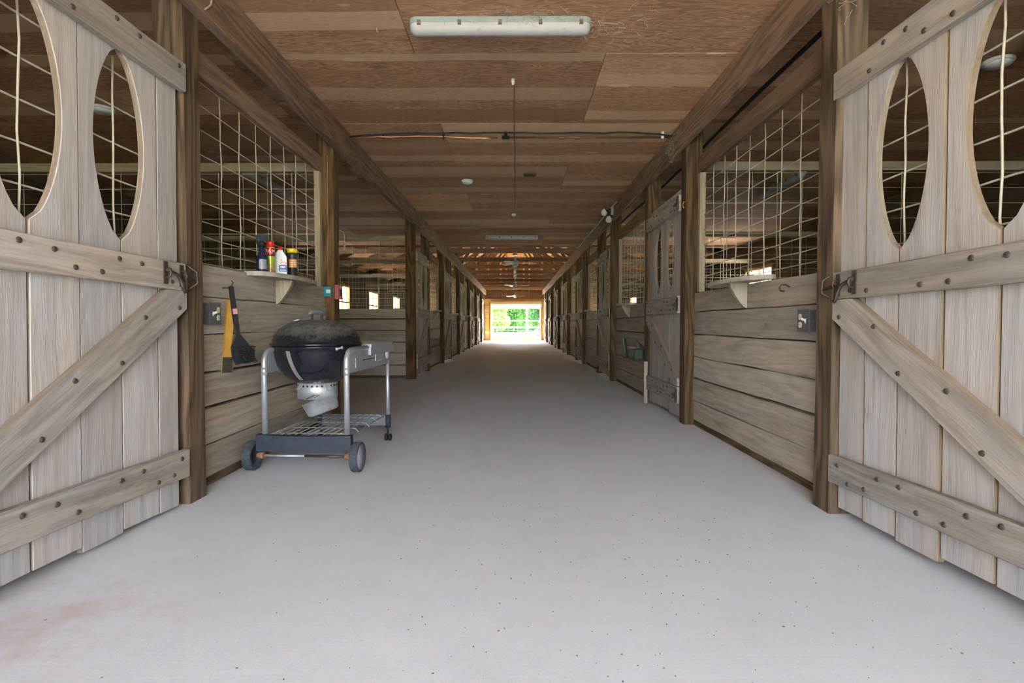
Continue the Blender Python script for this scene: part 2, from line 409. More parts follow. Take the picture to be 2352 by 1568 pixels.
# ------------------------------------------------------------------ roof, outer walls, end walls
RZ = 5.25
for sgn, nm in ((-1, 'left'), (1, 'right')):
    xe = 5.75 * sgn
    rm = MB().add([(0, -2.9, RZ), (0, YE + .7, RZ), (xe, YE + .7, RZ - 2.875), (xe, -2.9, RZ - 2.875),
                   (0, -2.9, RZ + .14), (0, YE + .7, RZ + .14), (xe, YE + .7, RZ - 2.735), (xe, -2.9, RZ - 2.735)],
                  [(0,3,2,1),(4,5,6,7),(0,1,5,4),(1,2,6,5),(2,3,7,6),(3,0,4,7)])
    tag(rm.build('roof_' + nm, wood('sheath', 'y')), 'orange-brown board sheathing of the %s roof slope' % nm, 'roof', kind='structure')
win_l = [13.0, 16.5, 20.05, 23.9, 27.0]; win_r = [11.5, 15.5, 19.5, 23.6, 27.0]
nwin = 0
def outer_wall(nm, x, wins):
    t = .06; b = MB(); x0, x1 = (x - t, x) if x < 0 else (x, x + t)
    b.box((x0, YF, 0), (x1, 10.0, 2.6)); ws = .6; zb, zt = 1.05, 2.0
    y = 10.0
    for w in wins:
        b.box((x0, y, 0), (x1, w - ws, 2.655)); b.box((x0, w - ws, 0), (x1, w + ws, zb)); b.box((x0, w - ws, zt), (x1, w + ws, 2.655)); y = w + ws
    b.box((x0, y, 0), (x1, YE + .1, 2.655))
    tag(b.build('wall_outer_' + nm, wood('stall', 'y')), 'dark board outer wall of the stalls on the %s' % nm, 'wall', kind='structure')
outer_wall('left', OL, win_l); outer_wall('right', OR, win_r)
for nm, x, wins in (('left', OL, win_l), ('right', OR, win_r)):
    for i, w in enumerate(wins):
        nwin += 1; xx = x - .03 if x < 0 else x + .03
        wd = thing('window_%d' % nwin, '%s bright unglazed stall window from the camera, %s outer wall' % (ORD[i], nm), 'window', (xx, w, 1.05), kind='structure')
        for (a, b_, ax) in (((-.05, -.66, -.06), (.05, .66, 0), 'y'), ((-.05, -.66, .95), (.05, .66, 1.01), 'y'), ((-.05, -.66, 0), (.05, -.6, .95), 'z'), ((-.05, .6, 0), (.05, .66, .95), 'z')):
            plank('window_frame', a, b_, ax, wood('orange', ax), wd)
        plank('mullion', (-.02, -.02, 0), (.02, .02, .95), 'z', wood('orange', 'z'), wd)
        plank('mullion', (-.02, -.6, .46), (.02, .6, .5), 'y', wood('orange', 'y'), wd)
# front wall around the big open doorway behind the camera
fw = MB().box((OL, YF - .05, 0), (-1.75, YF, 2.6)).box((1.7, YF - .05, 0), (OR, YF, 2.6))
fw.prism([(OL, 2.58), (OR, 2.58), (OR, 2.62), (0, RZ), (OL, 2.62)], YF - .05, YF, 'xz')
tag(fw.build('wall_front', wood('stall', 'x')), 'board front wall beside the open barn doorway', 'wall', kind='structure')
# far end wall: studs and boards around the roller door
ew = thing('wall_end', 'orange-lit board end wall around the far roller doorway', 'wall', (0, YE, 0), kind='structure')
ox0, ox1, oz = -1.205, 1.285, 2.07
for k in range(15):
    z0, z1 = k * .178, k * .178 + .178
    if z0 < oz:
        plank('siding_board', (OL, .06, z0), (ox0 - .01, .085, z1), 'x', wood('orange', 'x'), ew)
        plank('siding_board', (ox1 + .01, .06, z0), (OR, .085, z1), 'x', wood('orange', 'x'), ew)
    else: plank('siding_board', (OL, .06, z0), (OR, .085, z1), 'x', wood('truss', 'x'), ew)
for k in range(15):
    z0 = 2.67 + k * .178; hw = (RZ - z0) / .5
    if hw < .1: break
    for x0, x1 in (((-hw, -.95), (.95, hw)) if 4.0 < z0 < 4.55 else ((-hw, hw),)):
        if x1 > x0: plank('gable_board', (x0, .06, z0), (x1, .085, z0 + .178), 'x', wood('truss', 'x'), ew)
for x in (-1.55, -1.16, -.78, -.40, -.02, .36, .74, 1.12, 1.5):
    plank('stud', (x - .02, -.03, 2.16), (x + .02, .06, 2.6), 'z', wood('truss', 'z'), ew)
for x in (-2.6, -2.0, -1.4, -.75, -.45, .45, .75, 1.4, 2.0, 2.6):
    plank('gable_stud', (x - .045, -.03, 2.7), (x + .045, .06, RZ - abs(x) * .5 - .05), 'z', wood('sheath', 'z'), ew)
plank('header', (-1.6, -.06, 1.98), (1.65, .06, 2.16), 'x', wood('orange', 'x'), ew)
for x0, x1 in ((ox0 - .11, ox0), (ox1, ox1 + .11)):
    plank('jamb', (x0, -.06, 0), (x1, .06, 1.98), 'z', wood('orange', 'z'), ew)
for x0, x1 in ((-1.56, ox0 - .13), (ox1 + .13, 1.58)):
    for k in range(12): plank('siding_board', (x0, -.02, k * .168), (x1, .02, k * .168 + .162), 'x', wood('orange', 'x'), ew)
plank('threshold_board', (ox0, -.05, 0), (ox1, .05, .10), 'x', wood('orange', 'x'), ew)
for k in range(6):
    plank('louver_slat', (-.95, -.01, 4.07 + k * .11), (.95, .17, 4.085 + k * .11), 'x', wood('orange', 'x'), ew, rot=(R(-52), 0, 0))
# rolled up curtain door
rd = thing('roller_door', 'cream ribbed roller door rolled up above the far doorway', 'roller door', (0, YE - .18, 0))
prof = []
for k in range(40):
    x = -1.25 + 2.6 * k / 39.0; prof.append((.155, x))
rot_x = Matrix.Rotation(R(90), 4, 'Y')
sp = MB(); 
for k in range(16):
    a0, a1 = 2*math.pi*k/16, 2*math.pi*(k+.86)/16
    sp.prism([(.13*math.cos(a0), 1.88+.13*math.sin(a0)), (.17*math.cos(a0), 1.88+.17*math.sin(a0)), (.17*math.cos(a1), 1.88+.17*math.sin(a1)), (.13*math.cos(a1), 1.88+.13*math.sin(a1))], -1.25, 1.36, 'yz')
sp.tube([(-1.25, 0, 1.88), (1.36, 0, 1.88)], .14, 24)
sp.build('rolled_curtain', M_cream, rd)
MB().box((-1.24, .10, 1.64), (1.33, .125, 1.86)).box((-1.24, .095, 1.64), (1.33, .13, 1.67)).build('bottom_bar', M_cream, rd)
for x in (-1.245, 1.325): MB().box((x - .03, .09, 0), (x + .03, .14, 1.9)).build('guide_rail', M_cream, rd)

# ------------------------------------------------------------------ roof trusses
def truss(y, label):
    t = thing('roof_truss', label, 'truss', (0, y, 2.6)); m = 'truss'
    plank('bottom_chord', (OL, -.019, 0), (OR, .019, .12), 'x', wood(m, 'x'), t)
    ap = (0, 0, RZ - 2.6 - .10)
    for sx in (-1, 1):
        e = (5.3 * sx, 0, ap[2] - 2.65)
        MB().bar(e, ap, .038, .13, (0, 0, 1)).build('top_chord', wood(m, 'x'), t)
        a = (1.75 * sx, .0, .06); b = (2.65 * sx, 0, ap[2] - 1.325)
        MB().bar(a, b, .036, .09).build('web', wood(m, 'x'), t)
        MB().bar(a, ap, .036, .09).build('web', wood(m, 'x'), t)
ty = [13.5 + 1.83 * k for k in range(9)]
for i, y in enumerate(ty): truss(y, '%s dark timber roof truss from the plywood ceiling edge' % ORD[i])
for sx, nm in ((-1, 'left'), (1, 'right')):
    for k in range(1, 9):
        x = .62 * k * sx; z = RZ - abs(x) * .5
        tag(plank('purlin', (x - .045, 12.1, z - .045), (x + .045, YE, z - .005), 'y', wood('truss', 'y')), '%s purlin down from the ridge on the %s roof slope' % (ORD[k-1], nm), 'purlin')

# ------------------------------------------------------------------ posts and beams
posts = {'right': [2.48, 4.69, 6.02, 8.26, 9.60, 11.72, 13.06, 15.18, 16.52, 18.64, 19.98, 22.10, 23.44, 25.56, 26.90],
         'left': [2.60, 4.735, 8.50, 9.90, 11.96, 13.36, 15.42, 16.82, 18.88, 20.28, 22.34, 23.74, 25.80, 27.2]}
for side, ys in posts.items():
    for i, y in enumerate([1.16] + ys):
        x0, x1 = (XR, XR + PW) if side == 'right' else (XL - PW, XL)
        if side == 'right' and i == 1: x0, x1 = x0 - .018, x1 - .018
        tw = 0 if i > 3 else .002
        o = plank('timber_post', (x0, y, 0), (x1, y + PW, 2.56 if i < 8 else 2.60), 'z', wood('post', 'z'), None, 5 if i < 5 else 2, tw, .006)
        if i: tag(o, '%s brown timber post from the camera, %s of the aisle' % (ORD[i - 1], side) if i <= 14 else 'last brown timber post before the end wall, %s of the aisle' % side, 'post')
        else: tag(o, 'nearest timber post behind the front stall door, %s of the aisle' % side, 'post')
for side in ('left', 'right'):
    bt = thing('support_beam', 'long brown timber beam along the top of the %s stall fronts' % side, 'beam', (0, 0, 2.36))
    x0, x1 = (XL, XL + .07) if side == 'left' else (XR - .04, XR)
    ys = [YF, 2.2, 5.1, 8.7, 12.1, 15.6, 19.2, 22.7, 25.9, YE - .05]
    for i in range(len(ys) - 1):
        d = random.uniform(-.012, .012)
        plank('beam_length', (x0, ys[i] + .003, d), (x1, ys[i + 1] - .003, .228), 'y', wood('beam', 'y'), bt, 7, .004, .005)

# ------------------------------------------------------------------ stall fronts: boards below, wire grid above
def wires(parent, W, z0, z1, dx, zs, y, rad=.0036, single=False, wav=.006, x0=.02):
    n = max(2, int((W - 2 * x0) / dx)); xs = [x0 + (W - 2 * x0) * k / n for k in range(n + 1)]
    if single:
        for x in xs:
            px = [(x + random.uniform(-wav, wav), y + random.uniform(-.004, .004), z0 + (z1 - z0) * k / 7) for k in range(8)]
            MB().tube(px, rad, 6).build('wire', M_wire, parent)
        for z in zs:
            if z0 < z < z1:
                px = [(W * k / 9, y + .006 + random.uniform(-.004, .004), z + random.uniform(-wav, wav) * .7) for k in range(10)]
                MB().tube(px, rad, 6).build('wire', M_wire, parent)
    else:
        b = MB()
        for x in xs: b.tube([(x, y, z0), (x, y, z1)], rad, 4, False)
        for z in zs:
            if z0 < z < z1: b.tube([(0, y + .004, z), (W, y + .004, z)], rad, 4, False)
        b.build('wire_grid', M_wire, parent)['kind'] = 'stuff'
GRID = [1.20, 1.27, 1.345, 1.43, 1.53, 1.655, 1.785, 1.915, 2.045, 2.175]
hts = [0.045, .218, .415, .595, .79, .985, 1.155]
def board_wall(side, y0, y1, label, near=False, top=1.155):
    W_ = y1 - y0; loc, rz = frame(side, y0 if side == 'right' else y1)
    t = thing('wall_' + side, label, 'stall wall', loc, rz, kind='structure')
    k0 = top / 1.155
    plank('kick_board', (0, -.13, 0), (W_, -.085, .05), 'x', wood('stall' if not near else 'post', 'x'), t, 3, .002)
    for i in range(6):
        g = random.choice([.003, .004, .006, .009, .013]) if near else random.choice([.004, .01])
        plank('plank', (.001, -.125 + random.uniform(-.004, .004), hts[i] * k0), (W_ - .001, -.08 + random.uniform(-.004, .004), hts[i + 1] * k0 - g), 'x', wood('board', 'x'), t, 8 if near else 3, .004 if near else .002, .004)
    return t
def grid_panel(t, side, W_, near=False, top=1.155, ztop=2.17):
    plank('top_rail', (0, -.135, ztop - .01), (W_, -.095, ztop + .125), 'x', wood('beam', 'x'), t, 4, .003)
    a = (W_ - .055, W_) if side == 'right' else (0, .055)
    plank('side_rail', (a[0], -.15, top), (a[1], -.10, ztop - .01), 'z', wood('pale', 'z'), t)
    wires(t, W_, top - .02, ztop + .02, .205, GRID, -.145, single=near, rad=.0036 if near else .004)
def shelf(side, y0, y1, zt, yb, label, mat='board', d=.15):
    loc, rz = frame(side, (y0 + y1) / 2)
    t = thing('wall_shelf', label, 'shelf', (loc[0] - (.0), loc[1], zt), rz)
    L = (y1 - y0) / 2
    pts = [(-L, -.10), (L, -.10), (L, -.06)] + [(L * math.cos(a), -.06 + (d - .02) * math.sin(a) ** .8) for a in [math.pi * k / 16 for k in range(1, 16)]] + [(-L, -.06)]
    MB().prism(pts, -.028, 0, 'xy').build('shelf_board', wood(mat, 'x'), t)
    xb = (yb - (y0 + y1) / 2) * (1 if side == 'right' else -1)
    q = [(-.08, -.028), (.04, -.028)] + [(-.08 + .12 * math.cos(a) ** .9, -.028 - .165 * math.sin(a) ** 1.0) for a in [R(8 + 80 * k / 9) for k in range(10)]] + [(-.08, -.193)]
    q = [(-.08, -.028), (.035, -.028), (.025, -.06), (.0, -.105), (-.03, -.15), (-.06, -.185), (-.08, -.193)]
    MB().prism(q, xb - .018, xb + .018, 'yz').build('bracket', wood('pale', 'z'), t)
    return t

sec_r = [(2.48 + PW, 4.69), (6.02 + PW, 8.26), (9.60 + PW, 11.72), (13.06 + PW, 15.18), (16.52 + PW, 18.64), (19.98 + PW, 22.10), (23.44 + PW, 25.56)]
sec_l = [(2.60 + PW, 4.735), (9.90 + PW, 11.96), (13.36 + PW, 15.42), (16.82 + PW, 18.88), (20.28 + PW, 22.34), (23.74 + PW, 25.80)]
for side, secs in (('right', sec_r), ('left', sec_l)):
    for i, (a, b) in enumerate(secs):
        top = 1.14 if side == 'right' else 1.19
        if i: top = 1.12
        t = board_wall(side, a, b, '%s plank and wire grid stall front from the camera, %s of the aisle' % (ORD[i], side), i == 0, top)
        grid_panel(t, side, b - a, i == 0, top, (2.15 if side == 'right' else 2.18) if i == 0 else 2.14)
        if i:
            m = (a + b) / 2
            if i < 5: shelf(side, m + (-.2 if side == 'right' else -.3), m + (.55 if side == 'right' else .45), top + .02, m + .1, 'small wooden wall shelf on the %s plank stall front, %s of the aisle' % (ORD[i], side))
for side in ('left', 'right'):
    board_wall(side, YF + .02, 1.15, 'plank stall front beside the front doorway, %s of the aisle' % side, False)
# closed board ends nearest the far wall
tag(plank('stall_end_board', (XL - .1, 27.34, 0), (XL - .05, YE - .05, 2.5), 'z', wood('board', 'z')), 'board panel closing the left stall row at the far end', 'board')
tag(plank('stall_end_board', (XR + .05, 27.04, 0), (XR + .1, YE - .05, 2.5), 'z', wood('board', 'z')), 'board panel closing the right stall row at the far end', 'board')

# cross partitions between stalls
def partition(side, y, i, label, near=False):
    xa, xb = (OL + .02, XL - PW - .01) if side == 'left' else (XR + PW + .01, OR - .02)
    W_ = xb - xa
    t = thing('wall_partition_' + side, label, 'stall wall', (xa, y, 0), 0.0, kind='structure')
    top = 1.12
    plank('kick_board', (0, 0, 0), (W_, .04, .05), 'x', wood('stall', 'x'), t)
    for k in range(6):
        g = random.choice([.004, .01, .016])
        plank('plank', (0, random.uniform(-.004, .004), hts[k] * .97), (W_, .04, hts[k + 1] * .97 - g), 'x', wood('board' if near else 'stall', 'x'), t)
    plank('top_rail', (0, -.02, 2.185), (W_, .02, 2.26), 'x', wood('pale', 'x'), t)
    wires(t, W_, top - .03, 2.2, .205, GRID, .02, rad=.0032)
for i, y in enumerate([4.78, 8.70, 12.03, 15.49, 18.95, 22.41, 25.87]): partition('left', y, i, '%s cross partition from the camera between the left stalls' % ORD[i], i == 1)
for i, y in enumerate([4.76, 8.33, 11.79, 15.25, 18.71, 22.17, 25.63]): partition('right', y, i, '%s cross partition from the camera between the right stalls' % ORD[i])

# ------------------------------------------------------------------ stall doors
bolt_me = MB().lathe([(.0, -.002), (.0105, -.002), (.0105, .0), (.009, .003), (.004, .0048), (.0, .005)], 10, m=Matrix.Rotation(R(-90), 4, 'X')); bolt_mesh = mesh('bolt', bolt_me.v, bolt_me.f); bolt_mesh.materials.append(M_bolt)
def clip(poly, a, b, c):        # keep a*x+b*z<=c
    out = []
    for i, p in enumerate(poly):
        q = poly[(i + 1) % len(poly)]; dp = a*p[0]+b*p[1]-c; dq = a*q[0]+b*q[1]-c
        if dp <= 0: out.append(p)
        if dp * dq < 0: t = dp / (dp - dq); out.append((p[0]+(q[0]-p[0])*t, p[1]+(q[1]-p[1])*t))
    return out
ndoor = 0
def door(side, y_latch, Wd, label, z, near=True, swing=0.0, sag=0.0, widths=None, detail=True):
    """z: bottom, brail0, brail1, mrail0, mrail1, trail0, trail1, top. x=0 at the latch (far) end, x runs towards the camera"""
    global ndoor; ndoor += 1
    sx = -1 if side == 'right' else 1          # local x direction towards the camera
    loc, rz = frame(side, y_latch)
    t = thing('door_%d' % ndoor, label, 'stall door', loc, rz + swing, kind='structure'); t.rotation_euler[1] = sag
    ws = widths or [Wd * f for f in (.14, .18, .18, .18, .18, .14)]
    xs = [0]
    for w in ws: xs.append(xs[-1] + w)
    zb, b0, b1, m0, m1, t0, t1, zt = z
    lz0, lz1, la = m1 + .055, t0 + .02, .134
    N = 22 if detail else 10
    def hw(u): return la * max(0.0, math.sin(math.pi * u)) ** .56
    lens = [(lz0 + (lz1 - lz0) * k / N, hw(k / N)) for k in range(N + 1)]
    for i in range(6):
        x0, x1 = xs[i] + .0032, xs[i + 1] - .0032
        bz = zb + random.uniform(-.012, .012)
        cutr = i in (1, 3 + 0) and i in (1,) or i == 3; cutl = i in (2, 4)
        poly = [(x0, bz), (x1, bz + random.uniform(-.004, .004))]
        poly += [(min(x1, xs[i + 1] - w), zz) for zz, w in lens] if cutr else []
        poly += [(x1, zt), (x0, zt)]
        poly += [(max(x0, xs[i] + w), zz) for zz, w in reversed(lens)] if cutl else []
        if not detail and False: pass
        dy = random.uniform(-.006, .006)
        MB().prism([(sx * p, q) for p, q in poly], -.045 + dy, -.018 + dy, 'xz').build('door_board', wood('door' if near else 'board', 'z'), t, center=True)
        bd = COL.objects[-1]; bd.data.materials.append(wood('edge', 'z'))
        for pl in bd.data.polygons:
            if abs(pl.normal.x) > .3: pl.material_index = 1
        if detail:
            bv = bd.modifiers.new('bevel', 'BEVEL'); bv.width = .0025; bv.segments = 1; bv.limit_method = 'ANGLE'
    def rail(nm, za, zb_, ex0, ex1):
        plank(nm, (min(sx * -ex0, sx * (Wd + ex1)), -.014, za), (max(sx * -ex0, sx * (Wd + ex1)), .02, zb_), 'x', wood('rail', 'x'), t, 6, .003, .004)
    rail('bottom_rail', b0, b1, .015, .0); rail('middle_rail', m0, m1, -.003, .0); rail('top_rail', t0, t1, .01, .0)
    # diagonal brace from the latch end under the middle rail to the hinge end on the bottom rail
    p, q = Vector((.045, m0 - .035)), Vector((Wd - .05, b1 + .02)); d = (q - p).normalized(); nn = Vector((-d.y, d.x)); hwid = .072
    P = p - d * .6; Q = q + d * .6
    poly = [tuple(P + nn * hwid), tuple(Q + nn * hwid), tuple(Q - nn * hwid), tuple(P - nn * hwid)]
    poly = clip(poly, 1, 0, Wd); poly = clip(poly, -1, 0, .008); poly = clip(poly, 0, 1, m0 - .004); poly = clip(poly, 0, -1, -(b1 + .003))
    ang = math.atan2(d.y, d.x * 1.0)
    cx_, cz_ = sum(a for a, _ in poly) / len(poly), sum(b for _, b in poly) / len(poly)
    loc2 = []
    th = math.atan2(d.y, d.x * sx)
    for a, b in poly:
        xx, zz = sx * (a - cx_), b - cz_
        loc2.append((xx * math.cos(th) + zz * math.sin(th), -xx * math.sin(th) + zz * math.cos(th)))
    MB().prism(loc2, -.015, .017, 'xz').build('brace', wood('rail', 'x'), t, (sx * cx_, 0, cz_), (0, -th, 0))
    bd = COL.objects[-1]; bd.data.materials.append(wood('edge', 'x'))
    for pl in bd.data.polygons:
        if abs(pl.normal.z) > .7: pl.material_index = 1
    if detail:
        for za, zb_ in ((b0, b1), (m0, m1), (t0, t1)):
            for i in range(6):
                for k, fx in ((0, .3), (1, .72)):
                    x = xs[i] + ws[i] * fx; zz = za + (zb_ - za) * (.24 if (k + i) % 2 else .76)
                    if random.random() < .85: obj('bolt', bolt_mesh, None, t, (sx * x, .021, zz + random.uniform(-.008, .008)))
        for k in range(6):
            c_ = p + (q - p) * (.02 + .17 * k)
            c_ = c_ + nn * (.04 if k % 2 else -.04)
            obj('bolt', bolt_mesh, None, t, (sx * c_.x, .018, c_.y))
    return t
dz_r = (.03, .15, .275, .98, 1.10, 1.87, 1.995, 2.02)
dz_l = (.02, .145, .275, 1.025, 1.148, 1.955, 2.085, 2.11)
DL = door('left', 2.545, 1.14, 'weathered plank stall door with two oval openings, nearest on the left', dz_l, True, R(-2.2), R(-1.0), [.135, .215, .205, .205, .235, .145])
DR = door('right', 2.472, 1.16, 'weathered plank stall door with two oval openings, nearest on the right', dz_r, True, R(2.0), R(.6), [.17, .19, .21, .21, .21, .17])
dz_f = (.04, .155, .31, .965, 1.115, 1.86, 2.0, 2.06)
def hinge(t, sx, Wd, zz):
    b = MB(); b.tube([(sx * (Wd + .01), .026, zz - .06), (sx * (Wd + .01), .026, zz + .06)], .009, 8)
    b.prism([(sx * Wd, zz - .03), (sx * Wd, zz + .03), (sx * (Wd - .13), zz + .008), (sx * (Wd - .13), zz - .008)], .021, .026, 'xz')
    b.build('strap_hinge', M_iron, t)
ends_r = [6.005, 9.585, 13.045, 16.505, 19.965, 23.425, 26.885]
for i, y in enumerate(ends_r):
    t = door('right', y, 1.155 if i == 0 else 1.17, '%s stall door with oval openings from the camera, right of the aisle' % ORD[i + 1], dz_f, i == 0, 0, 0, None, i < 2)
    for zz in (.23, 1.04, 1.93): hinge(t, -1, 1.155, zz)
D2 = bpy.data.objects['door_3']
ends_l = [9.885, 13.345, 16.805, 20.265, 23.725, 27.185]
for i, y in enumerate(ends_l):
    t = door('left', y, 1.22, '%s stall door with oval openings from the camera, left of the aisle' % ORD[i + 1], dz_f, False, 0, 0, None, i < 1)
# wire grids behind the near doors' oval openings
for t, side, wd in ((DL, 'left', 1.14), (DR, 'right', 1.16), (D2, 'right', 1.155)):
    sx = -1 if side == 'right' else 1
    for x in [.12 + .205 * k + (.0 if side == 'right' else .01) for k in range(6)]:
        if x > wd: continue
        px = [(sx * (x + random.uniform(-.005, .005)), -.06 + random.uniform(-.003, .003), 1.05 + k * .15) for k in range(7)]
        MB().tube(px, .0042, 6).build('wire', M_wire, t)
    for z in [1.18, 1.32, 1.46, 1.605, 1.75, 1.895]:
        px = [(sx * wd * k / 6, -.067, z + random.uniform(-.005, .005)) for k in range(7)]
        MB().tube(px, .0042, 6).build('wire', M_wire, t)
# slide bolts
def slide_bolt(side, y, z, label):
    loc, rz = frame(side, y); s = -1 if side == 'right' else 1
    t = thing('slide_bolt', label, 'latch', (loc[0], loc[1], z), rz)
    X = lambda x: s * x
    b = MB().tube([(X(.135), .034, .012), (X(.08), .036, .0), (X(.062), .038, -.01), (X(.052), .046, -.04), (X(.046), .05, -.07), (X(.036), .05, -.08), (X(.026), .05, -.07), (X(.018), .046, -.03), (X(.006), .038, -.008), (X(-.05), .036, -.016), (X(-.075), .036, -.018)], .0075, 8)
    b.build('bolt_rod', M_iron, t)
    for x, zz in ((.115, .0), (.0, -.005)):
        k = MB().box((min(X(x), X(x + .028)), .0205, zz - .05), (max(X(x), X(x + .028)), .0245, zz + .05))
        k.tube([(X(x + .014), .022, zz - .02), (X(x + .014), .043, zz - .016), (X(x + .014), .047, zz), (X(x + .014), .043, zz + .016), (X(x + .014), .022, zz + .02)], .006, 6)
        k.build('keeper', M_iron, t)
    k = MB().tube([(X(-.06), .0, .055), (X(-.062), .010, .045), (X(-.075), .042, .02), (X(-.076), .044, -.035), (X(-.064), .012, -.058), (X(-.06), .0, -.06)], .007, 6)
    k.build('staple', M_iron, t)
slide_bolt('left', 2.54, 1.095, 'rusty slide bolt with a bent handle on the nearest left door')
slide_bolt('right', 2.452, 1.045, 'rusty slide bolt with a bent handle on the nearest right door')

# ------------------------------------------------------------------ near shelves and what stands on them
shelf('left', 3.36, 4.32, 1.195, 3.77, 'pale wooden shelf holding four bottles on the left stall front', 'board', .16)
shelf('right', 3.28, 4.17, 1.165, 3.645, 'empty wooden shelf on the nearest right stall front', 'board', .15)
ZS = 1.195
M_navy = plain('navy_bottle', (.015, .018, .05), .2, 0, .5, .1)
M_can_g = plain('can_green', (.42, .50, .04), .25, .3, .5, .15, 25)
M_can_r = plain('can_red', (.55, .015, .02), .25, .3, .5, .1)
M_food = plain('can_food_print', (.55, .40, .12), .3, .2, .5, 0, 60, (.14, .09, .04))
M_lblue = plain('label_blue', (.015, .04, .22), .4, 0, .4, .05)
M_teal = plain('label_teal', (.03, .30, .42), .4, 0, .4, 0, 40, (.45, .20, .12))
M_orng = plain('label_orange', (.80, .22, .03), .4, 0, .4, 0, 30, (.85, .35, .12))
M_dgrey = plain('dark_trigger', (.02, .022, .034), .6, 0, .2, .2)
M_bbot = plain('black_bottle', (.03, .03, .028), .35, 0, .5, .1)
M_wbot = plain('white_bottle', (.60, .64, .62), .35, 0, .5, .05)
def band(t, name, r, z0, z1, a0, a1, mat, n=10):
    vs = []; fs = []
    for k in range(n + 1):
        a = a0 + (a1 - a0) * k / n
        vs += [(r * math.sin(a), -r * math.cos(a), z0), (r * math.sin(a), -r * math.cos(a), z1)]
    for k in range(n): fs.append((2*k, 2*k+2, 2*k+3, 2*k+1))
    return obj(name, mesh(name, vs, fs, True), mat, t)
FACE = R(24)   # labels face the camera
t = thing('spray_bottle', 'dark navy trigger spray bottle, leftmost on the left shelf', 'bottle', (-1.585, 3.425, ZS), FACE)
MB().lathe([(.0, 0), (.031, 0), (.034, .01), (.034, .075), (.030, .095), (.018, .112), (.0155, .125), (.0155, .16), (0, .16)], 24).build('body', M_navy, t)
b = MB().lathe([(.0, .158), (.017, .158), (.017, .185), (.012, .19), (0, .19)], 16)
b.prism([(-.035, .225), (.03, .232), (.034, .215), (.014, .188), (-.014, .188), (-.016, .205), (-.036, .208)], -.012, .012, 'xz')
b.prism([(-.02, .205), (-.03, .205), (-.036, .17), (-.030, .166)], -.006, .006, 'xz'); b.build('trigger_head', M_dgrey, t)
band(t, 'label', .0346, .015, .075, -.5, .9, M_teal)
t = thing('spray_can', 'green and red cooking spray can on the left shelf', 'can', (-1.58, 3.535, ZS), FACE)
MB().lathe([(0, 0), (.026, 0), (.0275, .004), (.0275, .16), (.026, .166), (0, .166)], 28).build('body', M_can_g, t)
MB().lathe([(0, .165), (.0245, .165), (.0245, .200), (.0225, .206), (0, .206)], 24).build('cap', M_red, t)
band(t, 'food_print', .0279, .004, .058, -1.5, 1.5, M_food); band(t, 'red_band', .0279, .118, .160, -1.3, 1.5, M_can_r)
band(t, 'black_band', .0281, .108, .118, -.9, 1.3, M_black)
obj('lettering', text_mesh('PAM', .036, M_white, .0283), None, t, (0, 0, .138), (0, 0, R(-4)))
t = thing('lighter_fluid_bottle', 'white plastic bottle with red cap and blue label', 'bottle', (-1.57, 3.665, ZS), FACE)
bm = MB(); poly = [(-.036, 0), (.036, 0), (.039, .006), (.039, .118), (.014, .158), (.014, .166), (-.020, .166), (-.022, .158), (-.039, .135), (-.039, .006)]
bm.prism(poly, -.02, .02, 'xz'); o = bm.build('body', M_wbot, t)
bv = o.modifiers.new('bevel', 'BEVEL'); bv.width = .007; bv.segments = 3
MB().lathe([(0, .164), (.0165, .164), (.0165, .176), (.013, .178), (.012, .19), (0, .19)], 18, (-.003, 0, 0)).build('cap', M_red, t)
MB().box((-.012, -.0206, .022), (.036, -.0204, .066)).build('label', M_lblue, t)
for k, (z, w) in enumerate(((.054, .016), (.046, .014), (.03, .018))): MB().box((.012 - w, -.0209, z), (.012 + w, -.0207, z + .005)).build('print_line', M_white, t)
el = [(.016 + .019 * math.cos(a), .076 + .011 * math.sin(a)) for a in [2*math.pi*k/20 for k in range(20)]]
MB().prism(el, -.0208, -.0206, 'xz').build('oval_emblem', M_red, t)
el = [(.016 + .015 * math.cos(a), .076 + .007 * math.sin(a)) for a in [2*math.pi*k/20 for k in range(20)]]
MB().prism(el, -.0211, -.0209, 'xz').build('oval_centre', M_white, t)
MB().prism([(.0, .092), (.009, .092), (.010, .1), (.004, .108), (.001, .1)], -.0208, -.0206, 'xz').build('flame_emblem', M_orng, t)
t = thing('cleaner_bottle', 'black bottle with yellow cap and orange label, rightmost on shelf', 'bottle', (-1.56, 3.83, ZS), FACE)
MB().lathe([(0, 0), (.034, 0), (.037, .006), (.036, .022), (.034, .026), (.034, .125), (.04, .145), (.041, .155), (.033, .168), (0, .17)], 28).build('body', M_bbot, t)
MB().lathe([(0, .168), (.035, .168), (.035, .190), (.033, .196), (0, .196)], 28).build('cap', M_yellow, t)
band(t, 'label', .0346, .072, .122, -.75, .95, M_orng)
band(t, 'label_stripe', .0348, .066, .072, -.75, .95, M_yellow)
for z, w in ((.108, .3), (.094, .55), (.081, .6)): band(t, 'print_line', .0349, z, z + .006, .15 - w, .15 + w, M_white, 6)
for z in (.028, .036, .044): band(t, 'print_line', .0345, z, z + .002, -.5, .5, M_dgrey, 6)

